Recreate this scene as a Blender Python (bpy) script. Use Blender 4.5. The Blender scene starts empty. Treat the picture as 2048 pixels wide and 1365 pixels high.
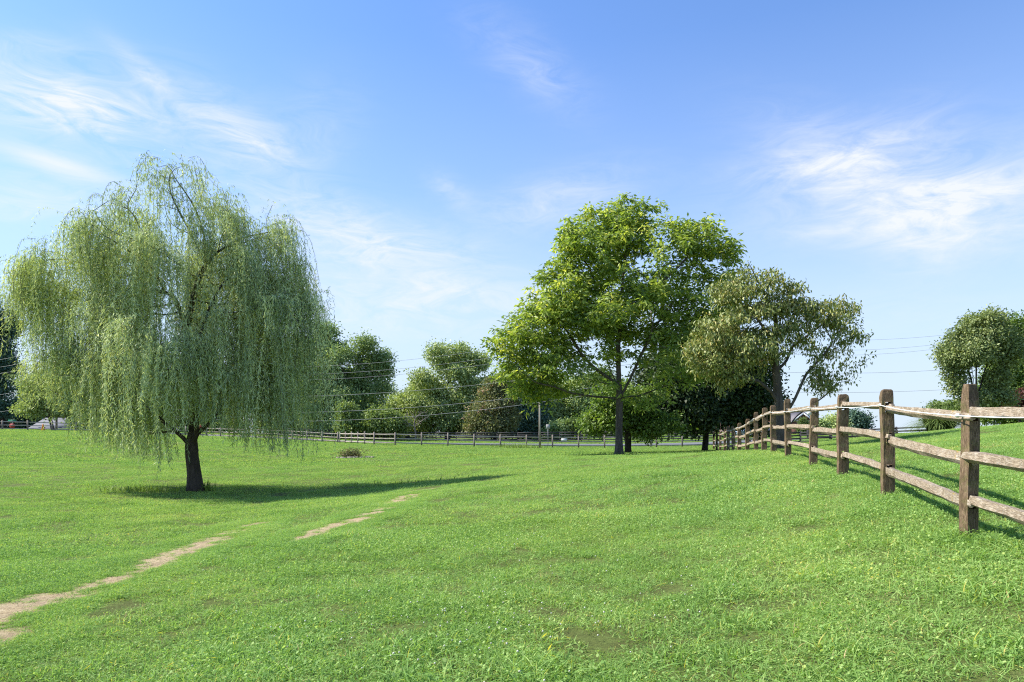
import bpy, math, random
import numpy as np
from mathutils import Vector, Matrix

R = math.radians
rng = np.random.default_rng(7)
random.seed(7)
SC = bpy.context.scene
COL = SC.collection

# ------------------------------------------------------------------ camera, sky, sun, exposure
CAMZ, F, CX, HY = 1.45, 1359.0, 1024.0, 866.0     # focal length and horizon in photo pixels (2048 wide)
cam_d = bpy.data.cameras.new('camera')
cam = bpy.data.objects.new('camera', cam_d); COL.objects.link(cam)
cam_d.sensor_width = 36; cam_d.lens = F / 2048 * 36
cam_d.shift_y = (HY - 682.5) / 2048
cam_d.clip_start = .05; cam_d.clip_end = 9000
cam.location = (0, 0, CAMZ); cam.rotation_euler = (R(90), 0, 0)
SC.camera = cam

SUN_EL = 47.0
SUN_AZ = math.atan2(-1.0, .13)                    # clockwise from +Y
SUN_DIR = Vector((math.sin(SUN_AZ) * math.cos(R(SUN_EL)), math.cos(SUN_AZ) * math.cos(R(SUN_EL)), math.sin(R(SUN_EL))))
sun_d = bpy.data.lights.new('sun', 'SUN'); sun_d.energy = 5.0; sun_d.angle = R(.5); sun_d.color = (1, .95, .86)
sun = bpy.data.objects.new('sun', sun_d); COL.objects.link(sun)
sun.rotation_euler = SUN_DIR.to_track_quat('Z', 'Y').to_euler()

SC.view_settings.view_transform = 'Standard'; SC.view_settings.look = 'None'
SC.view_settings.exposure = 0.75; SC.view_settings.gamma = 1
SC.cycles.filter_width = 1.15; SC.cycles.use_denoising = False; SC.cycles.max_bounces = 8; SC.cycles.transparent_max_bounces = 8
SC.cycles.diffuse_bounces = 4; SC.cycles.transmission_bounces = 4

world = bpy.data.worlds.new('World'); SC.world = world; world.use_nodes = True


class NG:
    """small node-graph helper"""
    def __init__(s, nt): s.nt = nt; s.n = nt.nodes; s.l = nt.links
    def new(s, t, **kw):
        n = s.n.new(t)
        for k, v in kw.items(): setattr(n, k, v)
        return n
    def put(s, sock, v):
        if hasattr(v, 'is_output'): s.l.new(v, sock)
        else: sock.default_value = v
    def math(s, op, a, b=0.0, clamp=False):
        n = s.new('ShaderNodeMath', operation=op, use_clamp=clamp)
        s.put(n.inputs[0], a); s.put(n.inputs[1], b); return n.outputs[0]
    def vmath(s, op, a, b=None):
        n = s.new('ShaderNodeVectorMath', operation=op); s.put(n.inputs[0], a)
        if b is not None: s.put(n.inputs[1], b)
        return n.outputs['Value'] if op in ('DOT_PRODUCT', 'LENGTH') else n.outputs['Vector']
    def mix(s, f, a, b, blend='MIX'):
        n = s.new('ShaderNodeMix', data_type='RGBA', blend_type=blend)
        s.put(n.inputs[0], f)
        for i, v in ((6, a), (7, b)):
            if isinstance(v, tuple) and len(v) == 3: v = (*v, 1)
            s.put(n.inputs[i], v)
        return n.outputs[2]
    def ramp(s, f, stops, interp='LINEAR'):
        n = s.new('ShaderNodeValToRGB'); s.put(n.inputs[0], f)
        e = n.color_ramp.elements; n.color_ramp.interpolation = interp
        while len(e) < len(stops): e.new(.5)
        for k, (p, c) in zip(e, stops):
            k.position = p
            if not isinstance(c, tuple): c = (c, c, c)
            k.color = (*c, 1) if len(c) == 3 else c
        return n.outputs[0]
    def noise(s, vec, scale, detail=4, rough=.55, dist=0.0):
        n = s.new('ShaderNodeTexNoise'); n.inputs['Scale'].default_value = scale
        n.inputs['Detail'].default_value = detail; n.inputs['Roughness'].default_value = rough
        n.inputs['Distortion'].default_value = dist
        if vec is not None: s.l.new(vec, n.inputs['Vector'])
        return n.outputs['Fac']
    def mapping(s, vec, scale=(1, 1, 1), rot=(0, 0, 0), loc=(0, 0, 0)):
        n = s.new('ShaderNodeMapping'); s.l.new(vec, n.inputs['Vector'])
        n.inputs['Scale'].default_value = scale; n.inputs['Rotation'].default_value = rot; n.inputs['Location'].default_value = loc
        return n.outputs[0]


def pdir(px, py):
    return Vector(((px - CX) / F, 1, (HY - py) / F)).normalized()


def build_sky():
    g = NG(world.node_tree)
    bg = g.n['Background']
    sky = g.new('ShaderNodeTexSky', sky_type='NISHITA'); sky.sun_disc = False
    sky.sun_elevation = R(SUN_EL); sky.sun_rotation = SUN_AZ
    sky.altitude = 100; sky.air_density = 1.0; sky.dust_density = .6; sky.ozone_density = 1.5
    d = g.new('ShaderNodeTexCoord').outputs['Generated']
    d = g.vmath('NORMALIZE', d)
    sep = g.new('ShaderNodeSeparateXYZ'); g.l.new(d, sep.inputs[0])
    z = sep.outputs['Z']
    # milky air towards the horizon
    haze = g.ramp(z, [(0.0, .95), (.09, .84), (.20, .58), (.33, .26), (.50, .07), (.7, 0.0)])
    base = g.mix(1.0, sky.outputs[0], (.76, 1.09, 1.52), 'MULTIPLY')
    col = g.mix(haze, base, SKY_HAZE)
    # cirrus: wispy noise, gathered into banks that lie in fixed directions of the sky
    m = g.mapping(d, scale=(3.2, 3.2, 11), rot=(0, R(16), 0))
    w1 = g.noise(m, 3.2, 10, .66, 1.4)
    m2 = g.mapping(d, scale=(4, 4, 13), rot=(0, R(-20), R(10)), loc=(3, 1, 2))
    w2 = g.noise(m2, 2.6, 10, .66, 1.2)
    wl = g.ramp(w1, [(.34, 0), (.70, 1)])
    wr = g.ramp(w2, [(.34, 0), (.70, 1)])
    total = None
    for (px, py, rl, rw, ang, st, tex) in CLOUDS:
        rl *= 1.2; rw *= 1.25
        c = pdir(px, py)
        right = Vector((1, 0, 0)); right = (right - c * right.dot(c)).normalized()
        up = right.cross(c)
        a = R(ang)
        ea = right * math.cos(a) - up * math.sin(a)
        eb = right * math.sin(a) + up * math.cos(a)
        cs = c.y / F
        rel = g.vmath('SUBTRACT', d, tuple(c))
        u = g.math('DIVIDE', g.vmath('DOT_PRODUCT', rel, tuple(ea)), rl * cs)
        v = g.math('DIVIDE', g.vmath('DOT_PRODUCT', rel, tuple(eb)), rw * cs)
        r2 = g.math('ADD', g.math('MULTIPLY', u, u), g.math('MULTIPLY', v, v))
        f = g.math('EXPONENT', g.math('MULTIPLY', r2, -1.0))
        t = {0: wl, 1: wr}.get(tex)
        if t is not None:
            f = g.math('MULTIPLY', f, g.math('ADD', g.math('MULTIPLY', t, 1.05), .14))
        f = g.math('MULTIPLY', f, st * 1.32)
        total = f if total is None else g.math('ADD', total, f)
    total = g.math('MINIMUM', total, .93)
    col = g.mix(total, col, SKY_CLOUD)
    g.l.new(col, bg.inputs['Color'])
    bg.inputs['Strength'].default_value = SKY_STRENGTH


SKY_STRENGTH = .105
SKY_HAZE = (4.25, 4.95, 5.75)
SKY_CLOUD = (5.35, 5.55, 5.9)
CLOUDS = [  # photo px, py, half length, half width, angle down to the right, strength, texture
    (70, 200, 150, 55, 8, .55, 0), (165, 222, 70, 34, 18, .55, 0), (20, 90, 120, 22, 5, .18, 0),
    (295, 148, 62, 15, 47, .40, 1), (440, 255, 130, 52, 28, .38, 0), (500, 283, 55, 26, 24, .38, 0),
    (112, 328, 85, 15, 20, .50, 2), (60, 395, 130, 42, 6, .42, 0), (250, 330, 150, 40, 14, .16, 0),
    (1830, 375, 240, 72, -6, .40, 1), (1700, 340, 150, 55, 25, .40, 0), (1930, 395, 180, 26, -14, .40, 1),
    (1870, 470, 70, 55, -40, .35, 1), (1620, 330, 120, 30, -8, .25, 1), (1760, 290, 90, 40, -30, .30, 1),
    (2000, 440, 140, 60, -5, .30, 0), (1700, 470, 120, 20, 4, .25, 0),
    (1110, 400, 130, 36, -14, .36, 1), (900, 382, 40, 20, 30, .28, 0), (1060, 130, 110, 40, 34, .20, 0),
    (780, 510, 200, 50, 10, .45, 0), (850, 590, 240, 30, 3, .42, 1), (650, 440, 140, 44, 24, .32, 0), (720, 640, 260, 34, 2, .30, 1),
    (640, 250, 60, 70, 50, .14, 0), (1500, 620, 400, 40, 0, .14, 1),
]
build_sky()


def P(px, py, Y):
    """the point at distance Y seen at photo pixel px, py"""
    return np.array([(px - CX) / F * Y, Y, CAMZ + (HY - py) / F * Y])


# ------------------------------------------------------------------ terrain height
FA, FB = 2.66, .249                                 # the near fence runs along X = FA + FB*Y
CTRL = []
for Y, z in [(1, .36), (3.85, .41), (6.29, .483), (8.73, .653), (11.2, .758), (13.7, .79), (17, .85), (19.5, .876), (22.4, .86),
             (24.1, .78), (27.4, .63), (31.2, .5), (34.8, .46), (38.5, .4), (41.6, .3), (46, .2), (51, .13), (55.6, .1), (64, .14)]:
    CTRL.append((FA + FB * Y, Y, z))
CTRL += [(0, 4, -.02), (0, 8.5, 0), (0, 14, .13), (0, 22, .06), (0, 37, .1), (0, 50, .05), (0, 65, .04), (4.5, 22, .55), (6.1, 22, .75),
         (3, 14, .5), (3, 8.5, .32), (2, 5, .17), (8.3, 30, .53), (5.8, 37, .22), (3, 30, .3), (9, 45, .15), (15, 65, .05),
         (-3.6, 5.3, -.2), (-4.66, 6.2, -.25), (-4.56, 7.8, -.27), (-4.85, 11.1, -.3), (-4.94, 13.1, -.33), (-3.2, 10.4, -.15),
         (-2.6, 12.5, -.1), (-2.34, 16.4, -.06), (-1.7, 22.4, -.12), (-5, 24, -.5), (-5.5, 18, -.43),
         (-10.7, 23, -.53), (-14, 20, -.5), (-14, 28, -.45), (-8, 32, -.4), (-8, 14, -.42), (-12, 8, -.35), (-8, 5, -.27),
         (-10, 45, -.15), (-15, 60, .2), (-19.5, 78, .3), (-11.4, 65, .28), (-25, 40, 0), (-35, 55, .75), (-53, 75, 1.67), (-40, 75, 1.2),
         (-60, 60, 1.5), (-30, 20, -.3), (-30, 80, .8), (-45, 40, .8), (-62, 84, 1.78), (-40, 90, 1.0), (-25, 10, -.4),
         (8, 9, 1.0), (10.5, 15, 1.25), (16, 22, 1.58), (22.6, 30, 1.82), (24, 40, 1.40), (20, 33, 1.40), (13, 22, 1.15), (12, 30, .85),
         (16, 40, .75), (20, 60, .45), (27, 60, .42), (35, 60, .8), (31, 75, .6), (48, 90, .5), (58, 90, .6), (43, 115, 1.25), (52, 115, 1.25),
         (30, 40, 1.65), (40, 40, 1.7), (40, 20, 2.2), (24, 66, .2), (22, 80, .25), (0, 80, .12), (-20, 95, .35), (0, 95, .2), (22, 95, .5), (30, 110, 1.2),
         (0, 130, .3), (-40, 110, 1.2), (-60, 100, 1.8), (-62, 130, 1.8), (28, 125, 1.45), (0, -10, -.1), (-12, -8, -.3), (12, -8, .7)]
_C = np.array(CTRL, float)


def _tps(r2): return .5 * r2 * np.log(r2 + 1e-9)


def _fit():
    n = len(_C); xy = _C[:, :2]
    r2 = ((xy[:, None] - xy[None]) ** 2).sum(-1)
    A = np.zeros((n + 3, n + 3)); A[:n, :n] = _tps(r2) + np.eye(n) * .6
    A[:n, n] = 1; A[:n, n + 1:] = xy; A[n, :n] = 1; A[n + 1:, :n] = xy.T
    b = np.zeros(n + 3); b[:n] = _C[:, 2]
    return np.linalg.solve(A, b)


_W = _fit()


def zt(X, Y):
    """ground height"""
    X = np.asarray(X, float); Y = np.asarray(Y, float); sh = X.shape
    x = X.ravel(); y = Y.ravel(); out = np.zeros(len(x)); n = len(_C)
    xc = np.clip(x, -72, 62); yc = np.clip(y, -14, 135)
    for k in range(0, len(x), 20000):
        s = slice(k, k + 20000)
        r2 = (xc[s, None] - _C[:, 0]) ** 2 + (yc[s, None] - _C[:, 1]) ** 2
        out[s] = _tps(r2) @ _W[:n] + _W[n] + _W[n + 1] * xc[s] + _W[n + 2] * yc[s]
    d = np.hypot(x - xc, y - yc); w = np.exp(-d / 40)
    out = out * w + .6 * (1 - w)
    near = np.exp(-np.maximum(y, 0) / 50)
    out = out + near * (.018 * np.sin(x * 1.7 + .6 * y) * np.sin(y * 1.3 - .4 * x) + .012 * np.sin(x * 3.9 + 1) * np.sin(y * 3.1 + 2 * np.sin(x)))
    return out.reshape(sh)


def z1(x, y): return float(zt(np.array([x]), np.array([y]))[0])


def on_ground(px, Y):
    x = (px - CX) / F * Y
    return np.array([x, Y, z1(x, Y)])


# ------------------------------------------------------------------ object helpers
def tag(o, label=None, cat=None, group=None, kind=None):
    for k, v in (('label', label), ('category', cat), ('group', group), ('kind', kind)):
        if v: o[k] = v
    return o


def empty(name, loc, label, cat, group=None, rz=0):
    o = bpy.data.objects.new(name, None); COL.objects.link(o)
    o.location = tuple(loc); o.rotation_euler.z = rz
    o.empty_display_size = .2
    return tag(o, label, cat, group)


def link_mesh(name, me, mat, parent=None, origin=None):
    """mesh vertices are in world space; shifted so that they sit under the parent"""
    o = bpy.data.objects.new(name, me); COL.objects.link(o)
    if mat is not None: me.materials.append(mat)
    if parent is not None:
        o.parent = parent
    return o


def np_mesh(name, V, polys, mat, parent=None, tint=None, smooth=False, label=None):
    """polys: list of int arrays (k, m) of m-gons.  V in world space."""
    V = np.asarray(V, np.float32)
    if parent is not None:
        off = np.array(parent.matrix_basis.translation); V = V - off.astype(np.float32)
        if abs(parent.rotation_euler.z) > 1e-9:
            c, s = math.cos(-parent.rotation_euler.z), math.sin(-parent.rotation_euler.z)
            V = V @ np.array([[c, s, 0], [-s, c, 0], [0, 0, 1]], np.float32)
    me = bpy.data.meshes.new(name)
    me.vertices.add(len(V)); me.vertices.foreach_set('co', V.ravel())
    polys = [np.asarray(p, np.int32) for p in polys if len(p)]
    loops = np.concatenate([p.ravel() for p in polys])
    sizes = np.concatenate([np.full(len(p), p.shape[1], np.int32) for p in polys])
    starts = np.concatenate([[0], np.cumsum(sizes)[:-1]]).astype(np.int32)
    me.loops.add(len(loops)); me.loops.foreach_set('vertex_index', loops)
    me.polygons.add(len(sizes)); me.polygons.foreach_set('loop_start', starts); me.polygons.foreach_set('loop_total', sizes)
    if smooth: me.polygons.foreach_set('use_smooth', np.ones(len(sizes), bool))
    me.update(calc_edges=True)
    if tint is not None:
        a = me.attributes.new('tint', 'FLOAT', 'POINT'); a.data.foreach_set('value', np.asarray(tint, np.float32))
    o = link_mesh(name, me, mat, parent)
    if label: o['label'] = label
    return o


class MB:
    """collects simple solids (world space) into one mesh"""
    def __init__(s): s.V = []; s.Q = []; s.T = []; s.n = 0
    def add(s, V, quads=(), tris=()):
        V = np.asarray(V, float); s.V.append(V)
        if len(quads): s.Q.append(np.asarray(quads) + s.n)
        if len(tris): s.T.append(np.asarray(tris) + s.n)
        s.n += len(V)
    def box(s, c, size, rz=0.0, taper=1.0):
        x, y, z = np.array(size) / 2
        V = np.array([[sx * x * (taper if sz > 0 else 1), sy * y * (taper if sz > 0 else 1), sz * z] for sz in (-1, 1) for sy in (-1, 1) for sx in (-1, 1)])
        co, si = math.cos(rz), math.sin(rz)
        V = V @ np.array([[co, si, 0], [-si, co, 0], [0, 0, 1]]) + np.array(c)
        s.add(V, [[0, 2, 3, 1], [4, 5, 7, 6], [0, 1, 5, 4], [2, 6, 7, 3], [0, 4, 6, 2], [1, 3, 7, 5]])
    def beam(s, a, b, w, h):
        """box from a to b; h vertical"""
        a = np.array(a, float); b = np.array(b, float); d = b - a; d /= np.linalg.norm(d)
        side = np.cross(d, [0, 0, 1.]); side /= np.linalg.norm(side); up = np.cross(side, d)
        V = [p + side * sx * w / 2 + up * sz * h / 2 for p in (a, b) for sz in (-1, 1) for sx in (-1, 1)]
        s.add(V, [[0, 1, 3, 2], [4, 6, 7, 5], [0, 4, 5, 1], [2, 3, 7, 6], [0, 2, 6, 4], [1, 5, 7, 3]])
    def tube(s, pts, rad, sides=6, caps=True):
        pts = np.asarray(pts, float); n = len(pts); rad = np.broadcast_to(np.asarray(rad, float), (n,))
        t = np.gradient(pts, axis=0); t /= np.linalg.norm(t, axis=1)[:, None] + 1e-12
        ref = np.array([1., 0, 0]) if abs(t[0, 0]) < .8 else np.array([0, 1., 0])
        u = np.cross(t[0], ref); u /= np.linalg.norm(u)
        ang = np.arange(sides) / sides * 2 * np.pi; V = []
        for i in range(n):
            u = u - t[i] * (u @ t[i]); u /= np.linalg.norm(u) + 1e-12; v = np.cross(t[i], u)
            V.append(pts[i] + rad[i] * (np.cos(ang)[:, None] * u + np.sin(ang)[:, None] * v))
        V = np.concatenate(V); k = np.arange(sides); k2 = (k + 1) % sides
        Q = np.concatenate([np.stack([i * sides + k, i * sides + k2, (i + 1) * sides + k2, (i + 1) * sides + k], 1) for i in range(n - 1)])
        T = []
        if caps:
            V = np.concatenate([V, pts[:1], pts[-1:]]); a, b = n * sides, n * sides + 1
            T = np.concatenate([np.stack([k2, k, np.full(sides, a)], 1), np.stack([(n - 1) * sides + k, (n - 1) * sides + k2, np.full(sides, b)], 1)])
        s.add(V, Q, T)
    def build(s, name, mat, parent=None, smooth=False, label=None):
        polys = []
        if s.Q: polys.append(np.concatenate(s.Q))
        if s.T: polys.append(np.concatenate(s.T))
        return np_mesh(name, np.concatenate(s.V), polys, mat, parent, smooth=smooth, label=label)


# ------------------------------------------------------------------ materials
def new_mat(name):
    m = bpy.data.materials.new(name); m.use_nodes = True
    g = NG(m.node_tree); g.n.clear()
    out = g.new('ShaderNodeOutputMaterial')
    return m, g, out


def leaf_mat(name, stops, trans=.38, tcol=1.25, gloss=.06, warm=.0, patch=0, gain=1.0):
    m, g, out = new_mat(name)
    stops = [(p, tuple(min(.85, v * gain) for v in c)) for p, c in stops]
    at = g.new('ShaderNodeAttribute', attribute_name='tint')
    f = at.outputs['Fac']
    if patch:
        pos = g.new('ShaderNodeNewGeometry').outputs['Position']
        nz = g.noise(pos, patch, 4, .6)
        f = g.math('ADD', f, g.math('MULTIPLY', g.math('SUBTRACT', nz, .5), .8), True)
    c = g.ramp(f, stops)
    if patch:
        n2 = g.ramp(g.noise(pos, .16, 3, .6), [(.42, 0), (.66, 1)])
        c = g.mix(n2, c, g.mix(1.0, c, (1.14, 1.04, .95), 'MULTIPLY'))
    dif = g.new('ShaderNodeBsdfDiffuse'); g.l.new(c, dif.inputs[0])
    tr = g.new('ShaderNodeBsdfTranslucent')
    g.l.new(g.mix(1.0, c, (tcol * 1.1, tcol * 1.12, tcol * .55), 'MULTIPLY'), tr.inputs[0])
    mx = g.new('ShaderNodeMixShader'); mx.inputs[0].default_value = trans
    g.l.new(dif.outputs[0], mx.inputs[1]); g.l.new(tr.outputs[0], mx.inputs[2])
    gl = g.new('ShaderNodeBsdfGlossy'); gl.inputs['Roughness'].default_value = .55; gl.inputs['Color'].default_value = (.6, .6, .55, 1)
    mx2 = g.new('ShaderNodeMixShader'); mx2.inputs[0].default_value = gloss
    g.l.new(mx.outputs[0], mx2.inputs[1]); g.l.new(gl.outputs[0], mx2.inputs[2])
    g.l.new(mx2.outputs[0], out.inputs[0])
    return m


def solid(name, col, rough=.7, var=.25, scale=6.0, bump=.0, metal=0.0, stretch=(1, 1, 1), col2=None, spec=.3):
    m, g, out = new_mat(name)
    b = g.new('ShaderNodeBsdfPrincipled'); g.l.new(b.outputs[0], out.inputs[0])
    co = g.new('ShaderNodeTexCoord').outputs['Object']
    mp = g.mapping(co, scale=stretch)
    nz = g.noise(mp, scale, 6, .6)
    c2 = col2 or tuple(c * (1 - var) for c in col)
    c1 = tuple(min(1, c * (1 + var)) for c in col)
    g.l.new(g.ramp(nz, [(.3, c2), (.7, c1)]), b.inputs['Base Color'])
    b.inputs['Roughness'].default_value = rough; b.inputs['Metallic'].default_value = metal
    b.inputs['Specular IOR Level'].default_value = spec
    if bump:
        bp = g.new('ShaderNodeBump'); bp.inputs['Strength'].default_value = bump; bp.inputs['Distance'].default_value = .02
        g.l.new(nz, bp.inputs['Height']); g.l.new(bp.outputs[0], b.inputs['Normal'])
    return m


def wood_mat(name, c_dark, c_mid, c_light, stretch, lichen=.0, moss=.0):
    m, g, out = new_mat(name)
    b = g.new('ShaderNodeBsdfPrincipled'); g.l.new(b.outputs[0], out.inputs[0])
    co = g.new('ShaderNodeTexCoord').outputs['Object']
    mp = g.mapping(co, scale=stretch)
    grain = g.noise(mp, 22, 8, .68, .4)
    blot = g.noise(co, 5, 5, .6)
    f = g.math('ADD', g.math('MULTIPLY', grain, .65), g.math('MULTIPLY', blot, .35))
    c = g.ramp(f, [(.33, c_dark), (.48, c_mid), (.63, c_light)])
    crack = g.ramp(g.noise(mp, 9, 5, .7, 1.2), [(.44, 1), (.475, .28), (.51, 1)])
    c = g.mix(.75, c, crack, 'MULTIPLY')
    if lichen:
        lz = g.ramp(g.noise(co, 3.3, 6, .72), [(.60, 0), (.66, 1)])
        c = g.mix(g.math('MULTIPLY', lz, lichen), c, (.42, .27, .035))
        pale = g.ramp(g.noise(co, 26, 4, .6), [(.60, 0), (.68, 1)])
        c = g.mix(g.math('MULTIPLY', pale, .35), c, (.46, .46, .40))
    if moss:
        mz = g.ramp(g.noise(co, 7, 5, .7), [(.5, 0), (.64, 1)])
        c = g.mix(g.math('MULTIPLY', mz, moss), c, (.13, .14, .035))
    g.l.new(c, b.inputs['Base Color'])
    b.inputs['Roughness'].default_value = .85; b.inputs['Specular IOR Level'].default_value = .2
    bp = g.new('ShaderNodeBump'); bp.inputs['Strength'].default_value = .55; bp.inputs['Distance'].default_value = .012
    g.l.new(g.math('MULTIPLY', grain, crack), bp.inputs['Height']); g.l.new(bp.outputs[0], b.inputs['Normal'])
    return m


M = {}
M['post'] = wood_mat('post_wood', (.04, .026, .014), (.15, .10, .057), (.36, .255, .16), (7, 7, .7), moss=.55)
M['rail'] = wood_mat('rail_wood', (.10, .066, .040), (.32, .245, .165), (.55, .47, .375), (7, .7, 7), lichen=.85)
M['field_wood'] = solid('field_fence_wood', (.23, .195, .16), .85, .35, 3)
M['pale_wood'] = solid('pale_rail_wood', (.42, .36, .30), .85, .3, 3)
M['dark_board'] = solid('dark_board_wood', (.045, .042, .045), .8, .3, 3)
M['bark_w'] = solid('willow_bark', (.060, .046, .034), .95, .55, 9, 1.0, stretch=(1, 1, .25))
M['bark'] = solid('grey_bark', (.095, .078, .060), .95, .5, 9, 1.0, stretch=(1, 1, .22))
M['bark_d'] = solid('dark_bark', (.040, .032, .026), .95, .5, 6, .6, stretch=(1, 1, .3))
M['bark_p'] = solid('pale_bark', (.24, .20, .17), .95, .3, 6, .4, stretch=(1, 1, .3))
M['rope'] = solid('white_rope', (.75, .76, .74), .6, .08, 40)
M['rope2'] = solid('white_insulator', (.8, .8, .78), .4, .05, 10)
M['wire'] = solid('wire_metal', (.30, .30, .30), .5, .1, 10)
M['pole'] = solid('pole_wood', (.27, .22, .17), .9, .3, 4, .3, stretch=(1, 1, .1))
M['pole_p'] = solid('weathered_pole_wood', (.30, .27, .21), .9, .25, 4, .3, stretch=(1, 1, .1))


# ------------------------------------------------------------------ ground
def axis(lo, hi, step, far, ratio=1.35):
    a = list(np.arange(lo, hi + 1e-6, step)); s = step
    while a[-1] < far: s *= ratio; a.append(a[-1] + s)
    s = step
    while a[0] > -far: s *= ratio; a.insert(0, a[0] - s)
    return np.array(a)


def hit(px, py):
    """where the line of sight through photo pixel px, py meets the ground"""
    lo, hi = 1.5, 60.0
    for Y in np.arange(2.5, 60, .1):
        if CAMZ + (HY - py) / F * Y <= z1((px - CX) / F * Y, Y): return (px - CX) / F * Y, Y
    return (px - CX) / F * 60, 60


PATHS = []      # worn bare strips: list of (x, y, half width)
for strip in ([(-150, 1290, .30), (-60, 1250, .30), (20, 1222, .30), (80, 1208, .27), (135, 1196, .14)], [(-60, 1300, .12), (0, 1276, .08)], [(150, 1186, .05), (175, 1177, .06)],
              [(212, 1168, .17), (250, 1158, .12)], [(262, 1150, .05), (290, 1138, .16), (330, 1119, .24), (375, 1102, .27), (415, 1086, .24), (436, 1078, .12)],
              [(456, 1068, .15), (474, 1063, .12)], [(492, 1055, .15), (514, 1048, .10)],
              [(608, 1078, .05), (640, 1064, .20), (680, 1051, .30), (722, 1040, .26)], [(734, 1031, .24), (752, 1027, .2)], [(762, 1020, .24), (772, 1017, .2)], [(790, 1006, .3), (806, 1000, .34), (830, 990, .25)],
              [(845, 981, .2), (856, 977, .2)]):
    PATHS.append([(*hit(a, b), w * .62 + .04) for a, b, w in strip])


def _vn(x, y, seed):
    xi, yi = np.floor(x).astype(int), np.floor(y).astype(int); fx, fy = x - xi, y - yi
    fx = fx * fx * (3 - 2 * fx); fy = fy * fy * (3 - 2 * fy)
    h = lambda a, b: (np.sin(a * 127.1 + b * 311.7 + seed * 74.7) * 43758.5453) % 1
    return (h(xi, yi) * (1 - fx) + h(xi + 1, yi) * fx) * (1 - fy) + (h(xi, yi + 1) * (1 - fx) + h(xi + 1, yi + 1) * fx) * fy


def fbm(x, y, f=1.0, o=4, seed=0):
    t = 0; a = .5; n = 0
    for k in range(o):
        t = t + a * _vn(x * f, y * f, seed + k); n += a; a *= .55; f *= 2.1
    return t / n


_PP = []
for pl in PATHS:
    pl = np.array(pl)
    for a, b in zip(pl[:-1], pl[1:]):
        for t in np.linspace(0, 1, max(2, int(np.hypot(*(b - a)[:2]) / .05))):
            _PP.append(a + (b - a) * t)
_PP = np.array(_PP)


def path_mask(x, y):
    """>0 inside a worn strip"""
    out = np.full(len(x), -9.0)
    for k in range(0, len(x), 4000):
        s = slice(k, k + 4000)
        d = np.hypot((x[s, None] - _PP[:, 0]), (y[s, None] - _PP[:, 1]))
        out[s] = (_PP[:, 2] - d).max(1)
    return out + (fbm(x, y, 5.5, 5, 3) - .5) * .44


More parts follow.
